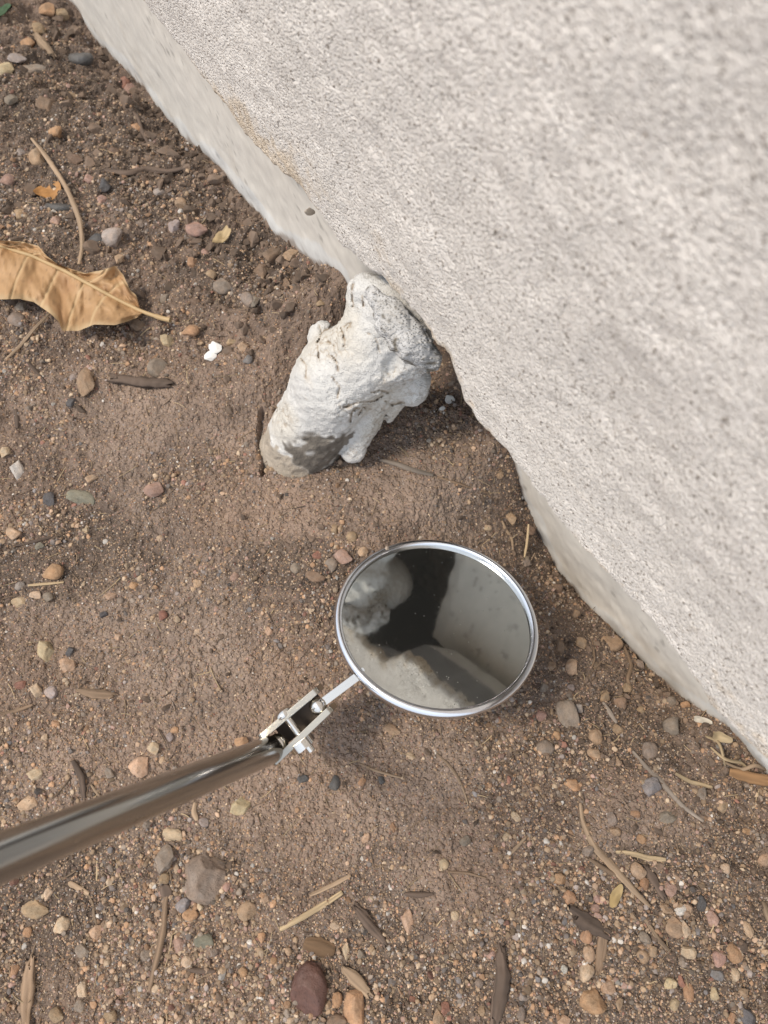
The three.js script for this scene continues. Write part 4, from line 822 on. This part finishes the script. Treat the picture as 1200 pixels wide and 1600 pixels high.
scrap('leaf_scrap', 'leaf', 'green leaf tip in the far corner of the picture', 5, 27, 16, 7, -0.6, [0.035, 0.075, 0.03], 0.001, 0.003);
scrap('shell_chip', 'chip', 'white chip lying at the broken near end of the foundation', 1094, 1126, 14, 5, 0.2, [0.48, 0.44, 0.37], 0.0006, 0.002);
scrap('leaf_scrap', 'leaf', 'pale curled flake among grass under the near foundation end', 1118, 1152, 13, 6, 0.3, [0.36, 0.28, 0.17], 0.0015, 0.003);
function paintCrumb(label, u, v, r) {
  const c = onGround(u, v), k = c.distanceTo(eye) / F, m = single('paint_flake', rock(Math.round(u + v), 9, 6), std({ color: new THREE.Color(0.74, 0.73, 0.70), roughness: 0.8 }), label, 'paint flake');
  m.scale.set(r * k, r * k * 0.45, r * k * 1.1); m.rotation.y = u; m.position.set(c.x, groundAt(c.x, c.z) + r * k * 0.4, c.z);
}
paintCrumb('white paint crumb, the upper of two on dark soil', 337, 544, 10);
paintCrumb('white paint crumb, the lower of two on dark soil', 329, 558, 9);
paintCrumb('white paint splash on shaded soil under the stucco edge', 702, 626, 8);
paintCrumb('small white paint splash just below the shaded one', 690, 640, 5);
{ // a seed flake caught on the stucco edge
  const q = onPlane(484, 331, W0 - 0.001), g = rock(311, 6, 4), m = single('seed_flake', g, std({ color: new THREE.Color(0.42, 0.36, 0.29), roughness: 0.8 }), 'small tan seed flake caught on the stucco edge above the pipe', 'seed'); m.scale.set(0.0012, 0.0026, 0.0007); m.rotation.set(0.3, 0.4, 0.4); m.position.copy(q.p);
}
for (const [u, v, r, l] of [[604, 857, 4.2, 'tiny crumb of soil stuck on the far mirror rim'], [657, 840, 3.2, 'second smaller crumb of soil on the mirror rim']]) {
  const p = seen(u, v, 0.226), m = single('soil_crumb', rock(Math.round(u), 8, 4), std({ color: new THREE.Color(0.36, 0.29, 0.23), roughness: 0.95 }), l, 'crumb'); const t = MC.clone().sub(eye).addScaledVector(MN, 0.002).dot(MN) / rayOf(u, v).dot(MN); m.position.copy(rayOf(u, v).multiplyScalar(t).add(eye)); m.scale.setScalar(r * 0.000186);
}
mark(110, 470, 'dry leaf'); mark(682, 977, 'round mirror'); mark(465, 1130, 'clamp joint'); mark(540, 620, 'pipe stub'); mark(80, 301, 'curled leaf scrap'); mark(350, 378, 'yellow leaf scrap'); mark(333, 551, 'white paint crumbs'); mark(319, 1371, 'big rough stone'); mark(482, 1544, 'maroon oval pebble'); mark(638, 1437, 'pear shaped pebble'); mark(127, 780, 'flat greenish oval pebble'); mark(71, 1017, 'yellowish cream pebble'); mark(888, 1121, 'long grey pebble'); mark(916, 1516, 'squarish cream pebble'); mark(240, 765, 'lone pinkish pebble'); mark(1094, 1126, 'white chip'); mark(961, 1397, 'yellow leaf fragment'); mark(988, 1009, 'pale foundation pebble'); mark(177, 372, 'lilac pebble');

placeStones();
labelStones();

// ------------------------------------------------------------------ grit nobody could count
{
  const R = rng(404), dummy = new THREE.Object3D(), col = new THREE.Color();
  const gritHues = [[HUES.tan, 5], [HUES.orange, 3], [HUES.cream, 2.6], [HUES.peach, 2.2], [HUES.pink, 1.6], [HUES.brown, 1.6], [HUES.grey, 2.2], [HUES.lilac, 1.3], [HUES.slate, 0.7], [HUES.white, 0.5], [HUES.red, 0.5], [HUES.blue, 0.5]], total = gritHues.reduce((a, b) => a + b[1], 0);
  const pick = () => { let t = R() * total; for (const [h, w] of gritHues) { t -= w; if (t < 0) return h; } return gritHues[0][0]; };
  const spot = () => { for (;;) { if (R() < 0.22) { const p = V(-0.34 + R() * 0.62, 0, -0.46 + R() * 0.72); if (wOf(p.x, p.z) < W0 + 0.05) return p; continue; } const u = -40 + R() * 1290, v = -40 + R() * 1690, p = atY(u, v, groundBase(0, 0)); if (wOf(p.x, p.z) < W0 + 0.05) return p; } };
  const scatter = (name, label, geo, count, r0, r1, pow, keep) => {
    const m = new THREE.InstancedMesh(geo, std({ roughness: 0.9, vertexColors: true, flatShading: true }), count); m.name = name; m.userData = { kind: 'stuff', label }; setShadow(m);
    for (let k = 0; k < count;) {
      const p = spot(), silt = siltAt(p.x, p.z), patch = 0.5 + 0.5 * fbm(p.x * 55, p.z * 55, 91, 3); if (R() > keep(silt, patch)) continue;
      const r = r0 + (r1 - r0) * R() ** pow, q = 0.5 + 0.3 * R(); dummy.scale.set(r * (0.8 + 0.5 * R()), r * q * 1.2, r * (0.8 + 0.4 * R())); dummy.rotation.set((R() - 0.5) * 0.8, R() * 6.28, (R() - 0.5) * 0.8);
      dummy.position.set(p.x, groundAt(p.x, p.z) + r * (R() * 0.5 - 0.25), p.z); dummy.updateMatrix(); m.setMatrixAt(k, dummy.matrix);
      const h = pick(), j = 0.38 + 0.8 * R(); m.setColorAt(k, col.setRGB(lerp(h[0], DUST[0], 0.3) * j, lerp(h[1], DUST[1], 0.3) * j, lerp(h[2], DUST[2], 0.3) * j)); k++;
    }
    scene.add(m);
  };
  scatter('sand', 'coarse multicoloured sand strewn over the soil', rock(201, 7, 1), 280000, 0.00012, 0.00042, 2.4, (s, p) => clamp(1.15 - 0.6 * s) * (0.35 + 0.65 * p));
  scatter('grit', 'fine mixed grit lying in patches on the soil', rock(202, 9, 2), 14500, 0.00040, 0.0009, 2.2, (s, p) => clamp(1.05 - 1.0 * s) * smooth(0.25, 0.75, p));
  scatter('fine_gravel', 'small mixed gravel lying in patches on the soil', rock(203, 14, 3), 2400, 0.0006, 0.0012, 1.8, (s, p) => clamp(0.95 - 1.0 * s) * smooth(0.35, 0.8, p));
  // crumbs of dark soil
  const crumb = new THREE.InstancedMesh(rock(204, 16, 2), std({ roughness: 0.97, vertexColors: true, flatShading: true }), 7000); crumb.name = 'soil_crumbs'; crumb.userData = { kind: 'stuff', label: 'loose crumbs of brown soil' }; setShadow(crumb);
  for (let k = 0; k < 7000;) { const p = spot(), s = sOf(p.x, p.z), d = W0 + overhang(s) - wOf(p.x, p.z), near = Math.exp(-Math.max(0, d) / 0.06); if (R() > 0.012 + 0.988 * near * near * near || (s > -0.13 && s < -0.05 && d < 0.05)) continue; const r = 0.0004 + (s < -0.12 ? 0.0027 : 0.0011) * R() ** 4.0; dummy.scale.set(r * (0.7 + 0.6 * R()), r * (0.5 + 0.4 * R()), r * (0.7 + 0.6 * R())); dummy.rotation.set(R() * 6, R() * 6, R() * 6); dummy.position.set(p.x, groundAt(p.x, p.z) + r * 0.1, p.z); dummy.updateMatrix(); crumb.setMatrixAt(k, dummy.matrix); const j = 0.55 + 0.8 * R(); crumb.setColorAt(k, col.setRGB(0.15 * j, 0.108 * j, 0.08 * j)); k++; }
  scene.add(crumb);
  // shreds of dry plant fibre
  const fg = new THREE.CylinderGeometry(0.5, 0.35, 1, 5, 4); { const P2 = fg.attributes.position; for (let k = 0; k < P2.count; k++) { const y = P2.getY(k); P2.setX(k, P2.getX(k) + 0.0); P2.setZ(k, P2.getZ(k) + 3.2 * y * y); } fg.rotateZ(Math.PI / 2); fg.computeVertexNormals(); }
  const fib = new THREE.InstancedMesh(fg, std({ roughness: 0.9 }), 1500); fib.name = 'plant_litter'; fib.userData = { kind: 'stuff', label: 'fine shreds of dry plant litter' }; setShadow(fib);
  for (let k = 0; k < 1500; k++) { const p = spot(), w = 0.00018 + 0.0003 * R() * R(), l = 0.0025 + 0.009 * R() * R(); dummy.scale.set(l, w, w); dummy.rotation.set(0, R() * 6.28, (R() - 0.5) * 0.2); dummy.position.set(p.x, groundAt(p.x, p.z) + 0.0003, p.z); dummy.updateMatrix(); fib.setMatrixAt(k, dummy.matrix); const h = R() < 0.22 ? STRAW : R() < 0.5 ? DULL : R() < 0.6 ? BARK : DARK, j = 0.6 + 0.5 * R(); fib.setColorAt(k, col.setRGB(h[0] * j, h[1] * j, h[2] * j)); }
  scene.add(fib);
}
renderer.render(scene, camera);
